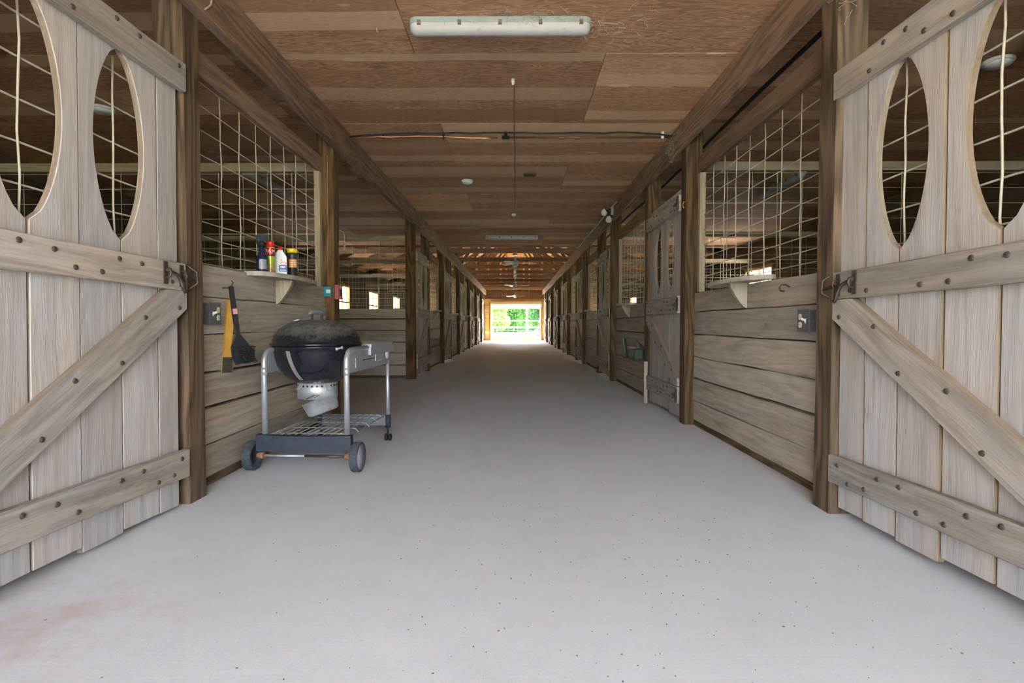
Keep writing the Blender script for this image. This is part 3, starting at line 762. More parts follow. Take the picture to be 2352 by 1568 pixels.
# ------------------------------------------------------------------ brushes on a nail, outlets, fire box
def wl(side, y, z, out): return (XL - .08 + out, y, z) if side == 'left' else (XR + .08 - out, y, z)
t = thing('nail_hook', 'rusty bent nail hook on the left boards', 'hook', (-1.64, 3.06, 1.07))
MB().tube([(0, 0, 0), (.03, .0, .0), (.05, .004, .012), (.055, .01, .03), (.045, .016, .04)], .003, 6).build('hook', M_iron, t)
t = thing('wire_brush', 'yellow wooden-handled wire grill brush hanging on the left boards', 'brush', (-1.612, 3.09, 1.005))
M_hand = plain('yellow_wood_handle', (.62, .33, .06), .5, 0, .4, .2, 12)
hp = [(-.012, .0), (.012, .0), (.017, -.02), (.021, -.10), (.021, -.20), (.018, -.27), (.026, -.31), (.034, -.33), (.034, -.405), (.026, -.418), (-.026, -.418), (-.034, -.405), (-.034, -.33), (-.026, -.31), (-.018, -.27), (-.021, -.20), (-.021, -.10), (-.017, -.02)]
ro = (R(3), R(3), R(58))
o = MB().prism(hp, -.009, .009, 'xz').build('handle', M_hand, t, (0, 0, 0), ro)
bb = MB().box((-.028, -.012, -.415), (.028, -.0085, -.325))
for i in range(7):
    for k in range(9): bb.tube([(-.024 + i * .008, -.009, -.335 - k * .009), (-.024 + i * .008 + random.uniform(-.002, .002), -.026, -.335 - k * .009)], .0022, 4)
o2 = bb.build('bristles', plain('steel_bristle', (.10, .09, .08), .6, .3), t, (0, 0, 0), ro); o2['kind'] = 'stuff'
t = thing('basting_brush', 'black plastic long-handled brush hanging over the wire brush', 'brush', (-1.588, 3.05, 1.078))
rb = (R(0), R(-7), R(50))
MB().prism([(-.011, 0), (.011, 0), (.013, -.16), (.011, -.28), (-.011, -.28), (-.013, -.16)], -.008, .008, 'xz').build('handle', M_black, t, (0, 0, 0), rb)
hd = MB().prism([(-.011, -.27), (.011, -.27), (.05, -.335), (.05, -.43), (-.03, -.44), (-.045, -.40), (-.045, -.34)], -.010, .010, 'xz'); hd.build('head', plain('charcoal_plastic', (.014, .015, .017), .45), t, (0, 0, 0), rb)
br = MB()
for i in range(9):
    for k in range(8):
        x = .052 + random.uniform(-.004, .012); z = -.345 - k * .0115
        br.bar((-.01 + i * .007, -.010, z), (-.008 + i * .008 + random.uniform(-.004, .004), -.055 + random.uniform(-.008, .004), z - .004), .006, .008)
o3 = br.build('bristles', plain('black_bristle', (.012, .012, .012), .8), t, (0, 0, 0), rb); o3['kind'] = 'stuff'
MB().box((-.012, -.0085, -.155), (.012, .0085, -.125)).build('sticker', plain('pink_sticker', (.62, .28, .32), .5), t, (0, 0, 0), rb)
def outlet(side, y, z, label):
    loc, rz = frame(side, y); t = thing('outlet_box', label, 'outlet', (XL - .075 if side == 'left' else XR + .075, y, z), rz)
    plank('steel_box', (-.052, -.004, -.055), (.052, .038, .055), 'z', M_box, t, 2, 0, .004)
    plank('cover_plate', (-.056, .038, -.059), (.056, .041, .059), 'z', M_box, t, 2, 0, .001)
    s = 1 if side == 'left' else -1
    for zz in (.021, -.021):
        pts = [(-.026 * s + .0145 * math.cos(a), zz + min(.015, max(-.015, .018 * math.sin(a)))) for a in [2*math.pi*k/16 for k in range(16)]]
        o = MB().prism(pts, .041, .0435, 'xz').build('receptacle', M_ivory, t)
        for dx in (-.005, .005): MB().box((-.026 * s - .0005 + dx, .0436, zz - .004), (-.026 * s + .0005 + dx, .0439, zz + .005)).build('slot', M_black, o)
    o = MB().bar((.024 * s, .041, 0), (.024 * s, .062, .010), .009, .010).box((.024 * s - .006, .041, -.012), (.024 * s + .006, .0425, .012)).build('switch_toggle', M_ivory, t)
outlet('left', 2.91, .922, 'grey steel outlet and switch box on the nearest left boards')
outlet('right', 2.835, .885, 'grey steel outlet and switch box on the nearest right boards')
tag(MB().tube([(-1.632, 2.815, 1.0), (-1.632, 2.815, 1.6), (-1.632, 2.815, 2.15)], .009, 8).build('wall_conduit', plain('teal_conduit', (.30, .38, .38), .5, .4)), 'thin conduit running up beside the near left post', 'conduit')
# fire alarm box and teal box on the second left post
t = thing('fire_alarm_box', 'faded red fire alarm box on the second left post', 'alarm', (XL, 4.79, 1.145))
M_fire = plain('faded_red', (.42, .10, .10), .55, 0, .3, .25, 30)
plank('case', (0, -.055, -.062), (.036, .055, .062), 'z', M_fire, t, 2, 0, .004)
obj('lettering', text_mesh('FIRE', .034, M_white), None, t, (.037, -.002, .042), (R(90), 0, R(90)))
for z in (.012, -.008, -.026): MB().box((.036, -.03, z - .007), (.0375, .03, z + .007)).build('print_block', M_dgrey, t)
MB().box((.036, -.035, -.055), (.0372, .035, -.038)).build('print_band', M_red, t)
t = thing('teal_sign_box', 'small teal box with a white square beside the fire alarm', 'sign', (-1.615, 4.73, 1.145))
plank('case', (-.032, -.03, -.042), (.03, .004, .042), 'z', plain('teal_box', (.03, .27, .33), .5), t, 2, 0, .003)
MB().box((-.01, -.0315, -.012), (.027, -.0302, .018)).build('white_square', M_ivory, t)
tag(MB().tube([(XL - .05 + random.uniform(-.006, .006), 4.728, 1.21 + k * .1) for k in range(12)], .003, 5).build('red_wire', plain('red_wire_mat', (.40, .12, .09), .6)), 'thin faded red wire running down the second left post', 'wire')
t = thing('hanging_cross', 'small wooden cross on a string hung from a hook on the post', 'cross', (XL + .045, 4.885, 1.56))
MB().tube([(0, 0, .035), (.0, 0, .09), (-.006, -.004, .125), (-.03, -.01, .135), (-.045, -.02, .13)], .003, 5).build('string_hook', plain('pale_string', (.42, .34, .22), .8), t)
MB().box((-.004, -.004, -.03), (.004, .004, .036)).box((-.015, -.004, .006), (.015, .004, .014)).build('cross', M_hand if False else wood('pale', 'z'), t)
t = thing('wall_hook', 'iron J hook on the nearest right boards', 'hook', (XR + .08, 3.07, 1.075))
MB().tube([(0, 0, .0), (-.02, 0, .012), (-.045, 0, .012), (-.058, 0, -.004), (-.05, 0, -.022), (-.03, 0, -.024)], .0045, 8).build('hook', M_iron, t)

# ------------------------------------------------------------------ kettle grill on its cart
g = thing('kettle_grill', 'dusty black charcoal kettle grill on a wheeled cart with side table', 'grill', (-1.245, 3.19, 0), R(-3))
KX, KY, KR = -.045, .315, .272
EN = enamel(); zr = .735
def dome(h, z, sgn, n=12, r0=KR):
    return [(r0 * math.cos(a) ** .82, z + sgn * h * math.sin(a) ** 1.05) for a in [R(90) * k / n for k in range(n)]]
bowl = [(0.001, zr - .245), (.08, zr - .243)] + list(reversed(dome(.245, zr - .014, -1)))[1:] + [(KR + .006, zr - .012), (KR + .006, zr - .004), (KR - .004, zr - .002)]
MB().lathe(bowl, 48, (KX, KY, 0)).build('bowl', EN, g)
lid = [(KR + .004, zr), (KR + .012, zr + .002), (KR + .012, zr + .012), (KR + .001, zr + .016)] + dome(.145, zr + .016, 1)[0:] + [(.06, zr + .1605), (.001, zr + .161)]
ld = MB().lathe(lid, 48, (KX, KY, 0)).build('lid', EN, g)
hb = MB()
for x in (-.032, .032): hb.bar((KX + .0 + x * .6, KY + x, zr + .155), (KX + x * .6, KY + x, zr + .205), .014, .01)
hb.build('handle_post', M_black, ld)
hp = [(KX + .6 * u * .055, KY + u * .055, zr + .215 - .02 * u * u) for u in (-1, -.6, 0, .6, 1)]
MB().tube(hp, [.010, .015, .016, .015, .010], 10).build('handle', plain('grey_handle', (.13, .14, .15), .4), ld)
MB().lathe([(0, 0), (.028, 0), (.03, .003), (.022, .01), (0, .011)], 20, m=Matrix.Rotation(R(-14), 4, 'Y'), c=(KX - .10, KY - .06, zr + .152)).build('vent_damper', M_alu, ld)
MB().bar((KX - .075, KY - .05, zr + .163), (KX - .035, KY - .03, zr + .17), .016, .014).build('vent_tab', M_black, ld)
# metal strap on the bowl front
st = []; a0 = R(-68 - 90 + 68 - 22)
for k in range(10):
    a = R(4 + 50 * k / 9); r = KR * math.cos(a) ** .82 + .004; z = zr - .014 - .245 * math.sin(a) ** 1.05
    an = R(-104 + 6 * k / 9); st.append((Vector((KX + r * math.cos(an), KY + r * math.sin(an), z)), an))
vs = []; fs = []
for p, an in st:
    tn = Vector((-math.sin(an), math.cos(an), 0)) * .013; o_ = Vector((math.cos(an), math.sin(an), 0)) * .004
    vs += [p - tn, p + tn, p + tn + o_, p - tn + o_]
for k in range(9):
    for j in range(4): fs.append((4*k+j, 4*k+(j+1)%4, 4*k+4+(j+1)%4, 4*k+4+j))
fs += [(0,1,2,3), (36,39,38,37)]
MB().add(vs, fs).build('steel_strap', plain('dull_steel', (.36, .34, .31), .45, .5), g)
MB().lathe([(0, 0), (.016, 0), (.016, .012), (.008, .016), (.008, .05), (.014, .052), (.014, .062), (0, .064)], 14, m=Matrix.Rotation(R(75), 4, 'Y') @ Matrix.Scale(.7, 4), c=(KX + .2, KY - .20, zr - .02)).build('side_bolt', M_ash, g)
# ash catcher
hz = zr - .235
MB().lathe([(.118, hz), (.123, hz), (.123, hz - .105), (.118, hz - .105)], 40, (KX, KY, 0)).build('ash_collar', M_ash, g)
for k in range(26):
    a = 2*math.pi*k/26
    MB().lathe([(0, 0), (.0068, 0), (.0068, .002), (0, .002)], 8, m=Matrix.Rotation(a, 4, 'Z') @ Matrix.Rotation(R(90), 4, 'Y'), c=(KX + .1222*math.cos(a), KY + .1222*math.sin(a), hz - .022), sm=False).build('vent_hole', M_black, g)
for an in (-118, -40):
    a = R(an); MB().bar((KX + .118*math.cos(a), KY + .118*math.sin(a), hz + .0), (KX + .15*math.cos(a), KY + .15*math.sin(a), hz - .045), .034, .004, (math.cos(a), math.sin(a), .4)).build('collar_tab', M_ash, g)
tilt = Matrix.Rotation(R(-20), 4, 'Y')
MB().lathe([(.001, -.095), (.082, -.094), (.098, -.084), (.113, 0), (.118, 0), (.118, -.003), (.115, -.004)][:5] + [(.108, 0), (.092, -.082), (.0, -.088)], 36, m=tilt, c=(KX + .008, KY, hz - .115)).build('ash_pan', M_ash, g)
MB().tube([(KX - .02, KY - .125, hz - .10), (KX + .03, KY - .126, hz - .075), (KX + .06, KY - .115, hz - .075), (KX + .03, KY - .128, hz - .09)], .0025, 6).build('pan_latch', M_iron, g)
# frame
for s in (-1, 1):
    x = .25 * s
    arc = [(x, .03 + .075 * (1 - math.cos(R(a))), .635 + .075 * math.sin(R(a))) for a in (0, 18, 36, 54, 72, 90)]
    MB().tube([(x, .03, .19), (x, .03, .6)] + arc + [(x, .40, .712)], .0165, 14).build('leg_tube', M_alu, g)
    MB().tube([(x, .03, .565), (x, .03, .61)], .0175, 14).build('leg_sleeve', M_ash, g)
    MB().tube([(x + .005 * s, .86, .16), (x + .005 * s, .86, .60)], .0145, 12).build('leg_tube', M_alu, g)
    pan = [(.055, .575), (.90, .575), (.90, .70), (.10, .70), (.07, .66)]
    po = MB().prism(pan, x - .006 * 1, x + .010, 'yz').build('side_panel', M_gal, g)
    if s > 0:
        xs = x + .011
        MB().box((xs, .14, .635), (xs + .0015, .70, .641)).build('panel_groove', M_black, po)
        MB().box((xs, .15, .60), (xs + .005, .27, .66)).build('plaque', plain('plaque_green', (.35, .42, .40), .4, .3), po)
        MB().box((xs, .54, .618), (xs + .006, .70, .668)).build('plaque', plain('plaque_silver', (.5, .52, .53), .35, .5), po)
        for k in range(3): MB().box((xs + .002, .58 + .035 * k, .612), (xs + .005, .60 + .035 * k, .622)).build('rivet', M_white, po)
        MB().lathe([(0, 0), (.04, 0), (.042, .008), (0, .012)], 24, m=Matrix.Rotation(R(90), 4, 'Y'), c=(xs, .82, .655)).build('round_dial', M_white, po)
    # rear bracket and caster
    MB().tube([(x + .005 * s, .86, .10), (x + .005 * s, .86, .195)], .021, 12).build('leg_socket', M_blue, g)
    MB().tube([(x + .005 * s, .86, .045), (x + .005 * s, .86, .11)], .009, 8).build('caster_stem', M_iron, g)
    c_ = MB()
    for dx in (-.014, .014):
        c_.lathe([(0, -.010), (.02, -.010), (.026, -.006), (.026, .006), (.02, .010), (0, .010)], 18, m=Matrix.Rotation(R(90), 4, 'Y'), c=(x + .005 * s + dx, .86, .026))
    c_.build('caster', M_black, g)
tb = MB().box((-.275, .42, .705), (.275, .93, .738)).build('table_top', M_gal, g)
bv = tb.modifiers.new('bevel', 'BEVEL'); bv.width = .006; bv.segments = 2
MB().box((.262, .40, .665), (.279, .94, .712)).build('table_lip', M_gal, g)
# front panel, rear panel, axle, wheels
fp = [(-.285, .215), (-.15, .209), (0, .207), (.15, .209), (.285, .215), (.285, .118), (.15, .113), (0, .111), (-.15, .113), (-.285, .118)]
vs = []
MB().prism(fp, -.012, .028, 'xz').build('front_panel', M_blue, g)
MB().box((-.26, .845, .115), (.26, .875, .195)).build('rear_panel', plain('speckled_grey', (.13, .14, .15), .6, 0, .4, 0, 90, (.22, .23, .23)), g)
MB().tube([(-.27, .01, .088), (0, .01, .088)], .0075, 8).build('axle', M_alu, g)
MB().tube([(0, .01, .088), (.27, .01, .088)], .0075, 8).build('axle', M_iron, g)
for s in (-1, 1):
    MB().tube([(.245 * s, .01, .088), (.285 * s, .01, .088)], .02, 12).build('axle_bracket', plain('rust', (.32, .16, .09), .8, 0, .2, .4, 60), g)
    w = MB()
    w.lathe([(.055, -.024), (.082, -.024), (.086, -.018), (.086, .018), (.082, .024), (.055, .024), (.055, -.024)], 36, m=Matrix.Rotation(R(90), 4, 'Y'), c=(.318 * s, .01, .088))
    for k in range(26):
        a = 2*math.pi*(k + .5 * 0)/26
        for dx in (-.014, .012):
            p = (.318 * s + dx, .01 + .0865 * math.cos(a), .088 + .0865 * math.sin(a)); q = (.318 * s + dx + .003, .01 + .0865 * math.cos(a + .12), .088 + .0865 * math.sin(a + .12))
            w.bar(p, q, .014, .004, (0, math.cos(a), math.sin(a)))
    wo_ = w.build('wheel', M_tyre, g)
    if s > 0: MB().lathe([(0, 0), (.072, 0), (.074, .006), (.0, .012)], 32, m=Matrix.Rotation(R(90), 4, 'Y'), c=(.336, .01, .088)).build('hub_cap', M_hub, wo_)
    else:
        sp = MB()
        for k in range(8):
            a = 2*math.pi*k/8; sp.bar((-.318, .01, .088), (-.318, .01 + .07*math.cos(a), .088 + .07*math.sin(a)), .03, .006, (1, 0, 0))
        sp.build('spoke', M_tyre, wo_)
# wire rack
rk = MB().tube([(-.24, .04, .20), (-.24, .84, .20)], .004, 6).tube([(.20, .04, .20), (.235, .12, .19), (.235, .25, .175), (.20, .5, .175), (.235, .84, .19)], .003, 6)
rk.build('rack_rim', M_ash, g)
for k in range(10): MB().tube([(-.215 + k * .043, .03, .20), (-.215 + k * .043, .84, .20)], .0026, 6).build('rack_wire', M_ash, g)
for y in (.14, .32, .52, .70, .84):
    MB().tube([(-.24, y, .196), (.17, y, .196), (.20, y, .193), (.225, y, .165)], .0034, 6).build('rack_wire', M_ash, g)

# ------------------------------------------------------------------ lamps, pipes and fittings on the ceiling
def tube_light(name, label, x, y, z, L, along='x', clips=5):
    t = thing(name, label, 'light', (x, y, z), 0 if along == 'x' else R(90)); h = L / 2
    def cap(w, d0, d1, ins):
        n = 8; poly = []
        for sgn in (1, -1):
            for k in range(n + 1):
                a = R(-90 + 180 * k / n) if sgn > 0 else R(90 + 180 * k / n)
                poly.append((sgn * (h - ins - w) + w * math.cos(a), w * math.sin(a)))
        return poly
    MB().prism(cap(.047, 0, 0, 0), -.032, 0, 'xy').build('housing', M_fixg, t)
    d = MB(); n = 10; prof = []
    vs = []; fs = []
    ring = cap(.0455, 0, 0, .002); m = len(ring); lay = [(1.0, -.032), (1.0, -.046), (.93, -.060), (.72, -.072), (.4, -.079), (.0, -.081)]
    for sc, zz in lay:
        for (a, b) in ring:
            ca = max(-(h - .047), min(h - .047, a)); vs.append((ca + (a - ca) * sc, b * sc, zz))
    for i in range(len(lay) - 1):
        for k in range(m): fs.append((i*m+k, i*m+(k+1)%m, (i+1)*m+(k+1)%m, (i+1)*m+k))
    d.add(vs, fs, True); d.build('diffuser', M_diff, t)
    for k in range(clips):
        xx = -h + .06 + (L - .12) * k / (clips - 1)
        for yy in (-.049, .049): MB().box((xx - .010, yy - .004, -.046), (xx + .010, yy + .004, -.02)).build('clip', M_clip, t)
    return t
tube_light('tube_light', 'white enclosed tube light on the ceiling nearest the camera', -.085, 3.16, ZC, 1.03)
tube_light('tube_light', 'greenish enclosed tube light at the far edge of the plywood ceiling', -.07, 10.75, ZC, 1.05)
tube_light('tube_light', 'tube light on the ceiling of the left side bay', -2.98, 6.62, ZC, 1.15, 'y')
tube_light('tube_light', 'tube light on the ceiling seen through the right wire panel', 3.24, 6.75, ZC, 1.1, 'y')
tube_light('tube_light', 'tube light in the left stall glimpsed through the large oval opening', -3.2, 2.85, ZC, 1.1, 'y')
tube_light('tube_light', 'tube light in the right stall glimpsed through the large oval opening', 3.13, 2.85, ZC, 1.1, 'y')
def dome_light(x, y, r, label):
    t = thing('smoke_detector', label, 'detector', (x, y, ZC))
    MB().lathe([(0, 0), (r, 0), (r, -.012), (r * .95, -.02), (0, -.02)], 24).build('base', M_white, t)
    MB().lathe([(r * .86, -.02), (r * .8, -.034), (r * .4, -.042), (0, -.043)], 24).build('cover', M_white, t)
dome_light(-.575, 6.62, .07, 'round white detector on the plywood ceiling')
dome_light(-.02, 8.62, .035, 'tiny round sensor on the plywood ceiling before the far tube light')
dome_light(-3.3, 4.4, .09, 'round white lamp in the left stall seen through the small oval')
dome_light(3.16, 3.65, .09, 'round white lamp in the right stall seen through the large oval')
dome_light(-.015, 3.9, .012, 'small pale fitting on the ceiling behind the near tube light')
tag(plank('ceiling_patch', (.10, 6.3, ZC - .012), (.24, 6.42, ZC), 'x', wood('post', 'x')), 'small dark rectangular patch on the plywood ceiling', 'patch')
t = thing('water_line', 'black cable and copper pipe crossing the ceiling', 'pipe', (0, 4.93, ZC))
xs = [-1.48 + 2.88 * k / 24 for k in range(25)]
MB().tube([(x, .0 + random.uniform(-.006, .006), (-.02 if abs(x) < 1.1 else -.02 - (abs(x) - 1.1) * .09) + random.uniform(-.004, .004)) for x in xs], .0075, 8).build('cable', M_cable, t)
MB().tube([(x, .09 - (.03 if x < -1.2 else 0), -.026 + .010 * math.sin(x * 5.5)) for x in xs if x <= -.08], .0075, 8).build('copper_pipe', M_copper, t)
MB().tube([(-.06, .09, -.03), (.6, .09, -.03), (1.4, .08, -.034)], .0095, 8).build('brown_pipe', M_brownpipe, t)
MB().tube([(-.12, .09, -.03), (-.05, .09, -.03)], .016, 10).tube([(-.085, .09, -.03), (-.085, .02, -.004)], .014, 8).build('fitting', M_cable, t)
for x in (-1.2, -.65): MB().box((x - .006, .078, -.042), (x + .006, .102, 0)).build('pipe_clip', M_cable, t)
MB().box((1.31, .03, -.06), (1.335, .034, 0)).build('hanger_strap', M_white, t)
tag(MB().tube([(-.005 + random.uniform(-.003, .003), 4.0 + k * .28, ZC - .006) for k in range(16)], .0045, 5).build('ceiling_wire', plain('dusty_wire', (.19, .14, .10), .8)), 'thin dusty wire running along the middle of the ceiling', 'wire')
tag(MB().tube([(XR + .22, 2.2 + k * .8, 2.44 + .02 * math.sin(k)) for k in range(12)], .014, 8).build('stall_cable', M_cable), 'dark cable slung behind the right beam over the stalls', 'cable')
tag(MB().tube([(XR - .055, 7.6 + k * .9, 2.55) for k in range(6)], .009, 8).build('beam_conduit', M_fixg), 'thin grey conduit along the right beam', 'conduit')
t = thing('flood_light', 'dark twin-head floodlight with white bulbs on the right beam', 'light', (XR - .04, 8.05, 2.47))
MB().box((-.05, -.05, -.06), (0, .05, .07)).build('housing', M_cable, t)
MB().box((-.03, -.14, -.03), (0, -.09, .09)).build('sensor', M_fixg, t)
for i, (dx, dy, dz) in enumerate(((-.11, .03, .03), (-.055, -.06, -.09))):
    MB().lathe([(0, -.048), (.03, -.04), (.045, -.012), (.042, .012), (.028, .035), (.014, .05), (0, .05)], 20, c=(dx, dy, dz)).build('bulb', M_white, t)
MB().tube([(-.04, .0, -.05), (-.05, -.06, -.05)], .015, 8).tube([(-.04, .0, .04), (-.11, .03, .07)], .015, 8).build('arm', M_cable, t)
def fan(y, z, a0, label):
    t = thing('ceiling_fan', label, 'fan', (.0, y, z), a0)
    MB().tube([(0, 0, .07), (0, 0, 2.66 - z)], .012, 8).build('rod', M_fangrey, t)
    MB().lathe([(0, -.07), (.05, -.07), (.075, -.05), (.085, -.02), (.085, .03), (.06, .06), (.03, .075), (.02, .12), (0, .12)], 24).build('motor', M_fangrey, t)
    MB().lathe([(0, -.10), (.055, -.095), (.06, -.07), (0, -.07)], 20).build('light_bowl', M_white, t)
    MB().lathe([(0, 0), (.06, 0), (.05, .06), (0, .07)], 20, (0, 0, 2.60 - z)).build('canopy', M_fangrey, t)
    for k in range(3):
        a = 2*math.pi*k/3; m = Matrix.Rotation(a, 4, 'Z') @ Matrix.Rotation(R(10), 4, 'X')
        pts = [(.09, -.03), (.2, -.06), (.52, -.065), (.55, 0), (.52, .065), (.2, .05), (.09, .03)]
        b = MB().prism(pts, -.004, .004, 'xy'); b.v = [tuple(m @ Vector(p)) for p in b.v]; b.build('blade', M_white, t)
fan(13.9, 2.40, R(4), 'grey three-blade ceiling fan hanging nearest in the open roof bay')
fan(20.2, 2.27, R(-12), 'middle ceiling fan hanging along the open roof bay')
fan(26.6, 2.21, R(20), 'farthest ceiling fan hanging before the roller door')
for i, (y, lab) in enumerate(((17.1, 'first'), (18.95, 'second'), (22.6, 'third'))):
    t = thing('jar_light', '%s caged jar light hanging under a truss along the centre' % lab, 'light', (0, y - .05, 2.6))
    MB().lathe([(0, 0), (.055, 0), (.055, -.05), (.04, -.06), (0, -.06)], 16).build('base', M_fangrey, t)
    MB().lathe([(.038, -.06), (.042, -.10), (.04, -.15), (.02, -.18), (0, -.185)], 16).build('jar', M_white, t)

t = thing('rope_loop', 'short tan rope loop hanging down the left beam near the front', 'rope', (XL + .072, 2.72, 2.55))
MB().tube([(.002, -.03, .03), (.004, 0, .0), (.004, .012, -.06), (.003, .0, -.12), (.002, -.03, -.15), (-.01, -.06, -.18)], .005, 6).build('rope', plain('tan_rope', (.38, .29, .18), .9), t)
# ------------------------------------------------------------------ smaller things further down the aisle
t = thing('corner_feeder', 'dark green plastic feeder hung on the second right stall front', 'feeder', (XR + .08, 6.62, .52))
MB().prism([(-.33, .05), (.08, .05), (.05, -.06), (-.28, -.05)], -.16, -.15, 'yz').build('front', M_green, t)
MB().prism([(0, -.07), (-.15, -.055), (-.15, -.045), (0, -.06)], -.29, .06, 'xz').build('pan', M_green, t)
MB().prism([(.06, -.06), (.20, -.02), (.34, .03), (.33, .12), (.26, .17), (.22, .16), (.12, .05)], -.17, -.155, 'yz').build('lid', M_green, t)
for y in (-.30, .05): MB().box((-.15, y, -.055), (0, y + .01, .045)).build('end_plate', M_green, t)
MB().prism([(-.30, .045), (.30, .15), (.30, -.02), (-.30, -.05)], -.004, 0, 'yz').build('back_plate', M_green, t)
st = thing('leaning_stake', 'pale wooden stake standing against the third right post', 'stake', (XR - .025, 5.98, 0))
plank('stake', (-.02, -.02, 0), (.02, .02, .455), 'z', wood('pale', 'z'), st)
t = thing('orange_hook', 'small orange plastic hook on the second right post', 'hook', (XR, 4.71, 1.88))
MB().tube([(0, 0, .03), (-.015, 0, .03), (-.022, 0, 0), (-.015, 0, -.02), (-.004, 0, -.015)], .004, 6).build('hook', plain('orange_plastic', (.75, .35, .03), .4), t)
# floor litter: too fine to count
lt = MB()
for k in range(420):
    if random.random() < .6: x, y = random.gauss(random.choice([-.1, .35, .6]), .5), random.uniform(1.2, 2.6)
    else: x, y = random.uniform(-1.4, 1.35), random.uniform(1.2, 7.0)
    if not XL < x < XR: continue
    s = random.uniform(.0012, .004); a = random.random() * 6.3; h = s * .35
    p = [(x + s * math.cos(a + q) * (1 if j % 2 else .6), y + s * math.sin(a + q) * (1 if j % 2 else .6)) for j, q in enumerate((0, 1.5, 3.1, 4.6))]
    lt.prism(p, 0, h, 'xy')
tag(lt.build('floor_litter', plain('litter', (.16, .10, .06), .9, 0, .2, 0, 300, (.28, .2, .13))), 'tiny brown crumbs of leaf and dirt scattered on the concrete', 'litter', kind='stuff')
# cobwebs on the near light and posts
def cobweb(name, label, c, r, n):
    b = MB()
    for k in range(n):
        p = Vector(c) + Vector([random.gauss(0, r[i]) for i in range(3)]); pts = [p]
        for j in range(5): p = p + Vector((random.gauss(0, .016), random.gauss(0, .012), random.gauss(0, .012))); pts.append(p)
        pts = [Vector((q.x, q.y, min(q.z, ZC - .003))) for q in pts]
        b.tube(pts, .0008, 3, False)
    tag(b.build(name, plain('cobweb_thread', (.42, .36, .31), .9), fix=False), label, 'cobweb', kind='stuff')
cobweb('cobweb', 'dusty cobweb threads around the near ceiling light', (.08, 3.16, 2.575), (.28, .075, .02), 260)
cobweb('cobweb', 'dusty cobweb threads where the right beam meets the ceiling cable', (1.40, 4.95, 2.45), (.03, .10, .05), 60)
cobweb('cobweb', 'dusty cobweb threads on top of the nearest right post', (1.45, 2.46, 2.36), (.02, .03, .06), 30)

# ------------------------------------------------------------------ outside the far doorway
t = thing('pipe_gate', 'pale pipe gate with three rails just outside the far doorway', 'gate', (0, 31.0, -.06))
M_pipe = plain('pinkish_pipe', (.075, .045, .04), .5, .3)
for z in (1.09, .74, .38): MB().tube([(-2.6, 0, z), (2.8, 0, z)], .03, 10).build('rail', M_pipe, t)
MB().tube([(.67, .05, 0), (.67, .05, 2.6)], .07, 12).build('gate_post', plain('grey_gate_post', (.10, .105, .09), .7), t)
fence = thing('board_fence', 'dark three-board pasture fence before the trees', 'fence', (0, 78, -.95))
M_fence = plain('dark_fence', (.05, .055, .07), .7, 0, .3, .3, 2)
fx = [(-14 + 2.6 * k, 6 - .42 * k) for k in range(13)]
for x, y in fx: MB().box((x - .07, y - .07, 0), (x + .07, y + .07, 1.3)).build('fence_post', M_fence, fence)
for (xa, ya), (xb, yb) in zip(fx, fx[1:]):
    for z in (.35, .75, 1.15): MB().bar((xa, ya - .09, z), (xb, yb - .09, z), .04, .15).build('fence_board', M_fence, fence)
F1 = foliage('foliage_bright', (.20, .30, .08), (.28, .36, .14)); F2 = foliage('foliage_mid', (.06, .15, .045), (.12, .22, .07)); F3 = foliage('foliage_dark', (.03, .085, .04), (.06, .13, .06))
M_bark = plain('bark', (.12, .09, .065), .9, 0, .2, .3, 4)
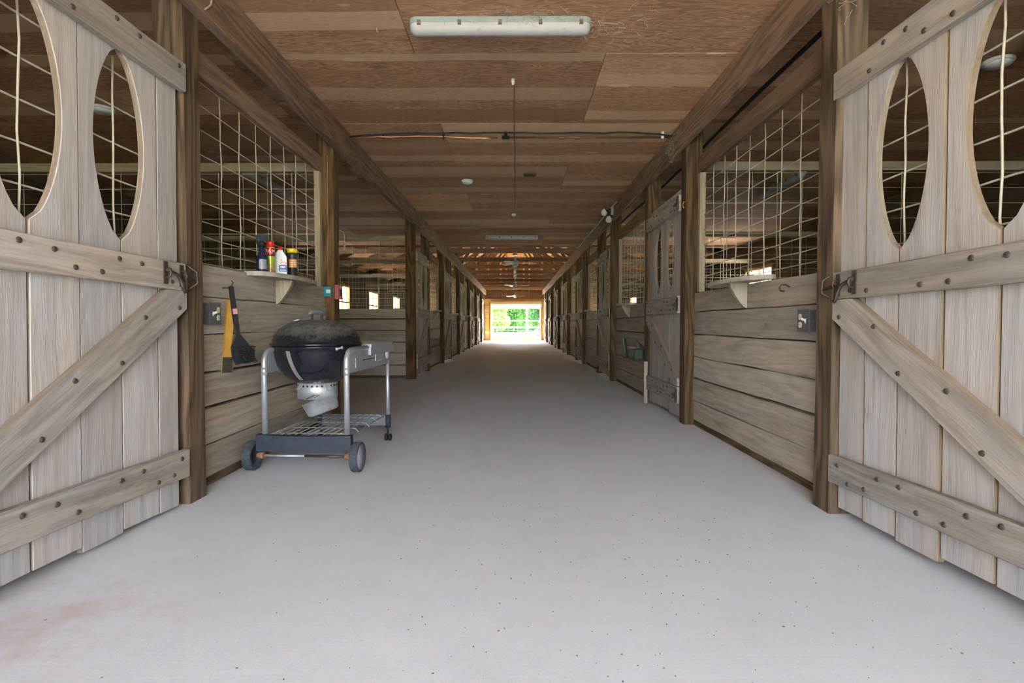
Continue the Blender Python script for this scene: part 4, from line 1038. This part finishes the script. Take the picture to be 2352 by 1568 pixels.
def tree(label, x, y, zb, h, rx, mat, n=1500, blobs=9, sz=.55, low=.15):
    t = thing('tree', label, 'tree', (x, y, zb))
    tr = MB().tube([(0, 0, 0), (.1, 0, h * .25), (-.1, .1, h * .5), (0, 0, h * .8)], [h * .03, h * .022, h * .016, h * .006], 8)
    for k in range(5):
        a = random.random() * 6.3; tr.tube([(0, 0, h * (.3 + .08 * k)), (rx * .6 * math.cos(a), rx * .6 * math.sin(a), h * (.5 + .08 * k))], [h * .012, h * .004], 6)
    tr.build('trunk', M_bark, t)
    vs = []; fs = []
    bl = [(random.uniform(-.6, .6) * rx, random.uniform(-.6, .6) * rx, h * random.uniform(low + .12, .88), rx * random.uniform(.35, .6)) for _ in range(blobs)]
    for k in range(n):
        bx, by, bz, br_ = random.choice(bl); d = Vector([random.gauss(0, 1) for _ in range(3)]).normalized() * br_ * random.uniform(.7, 1.05)
        p = Vector((bx + d.x, by + d.y, max(h * low, bz + d.z * .9)))
        u = Vector([random.gauss(0, 1) for _ in range(3)]).normalized(); w = u.orthogonal().normalized() * sz * random.uniform(.5, 1.1); u = u * sz * random.uniform(.5, 1.1)
        i = len(vs); vs += [p - u, p + w * .7, p + u, p - w * .7]; fs.append((i, i+1, i+2, i+3))
    o = obj('foliage', mesh('foliage', vs, fs), mat, t); o['kind'] = 'stuff'
tree('bright yellow-green tree at the left of the far doorway view', -3.4, 92, -1.1, 9, 3.2, F1, 9000, 10, 0.23, .05)
tree('dark green tree in the middle of the far doorway view', .2, 106, -1.1, 10, 4.0, F2, 9000, 12, 0.25, .05)
tree('tall tree with visible trunk at the right of the far doorway view', 4.9, 90, -1.1, 11, 4.0, F3, 9000, 12, 0.25, .22)
tree('pale green tree behind the others, left of centre', -5.5, 118, -1.2, 12, 5.0, F1, 9000, 12, 0.30, .05)
tree('mid green tree behind the others, right of centre', 5.5, 120, -1.2, 13, 6.0, F2, 9000, 12, 0.33, .03)
tree('low dark shrub tree behind the fence at centre', -.8, 133, -1.2, 6.5, 4.5, F3, 9000, 10, 0.25, .0)
tree('far pale tree filling the gap at the centre of the doorway view', 1.5, 146, -1.2, 15, 7, F1, 9000, 12, 0.40, .03)
tree('low red-brown shrub outside the far doorway at right', 1.55, 36.5, -.06, .42, .32, plain('red_shrub', (.22, .08, .06), .8), 260, 5, .05, .0)
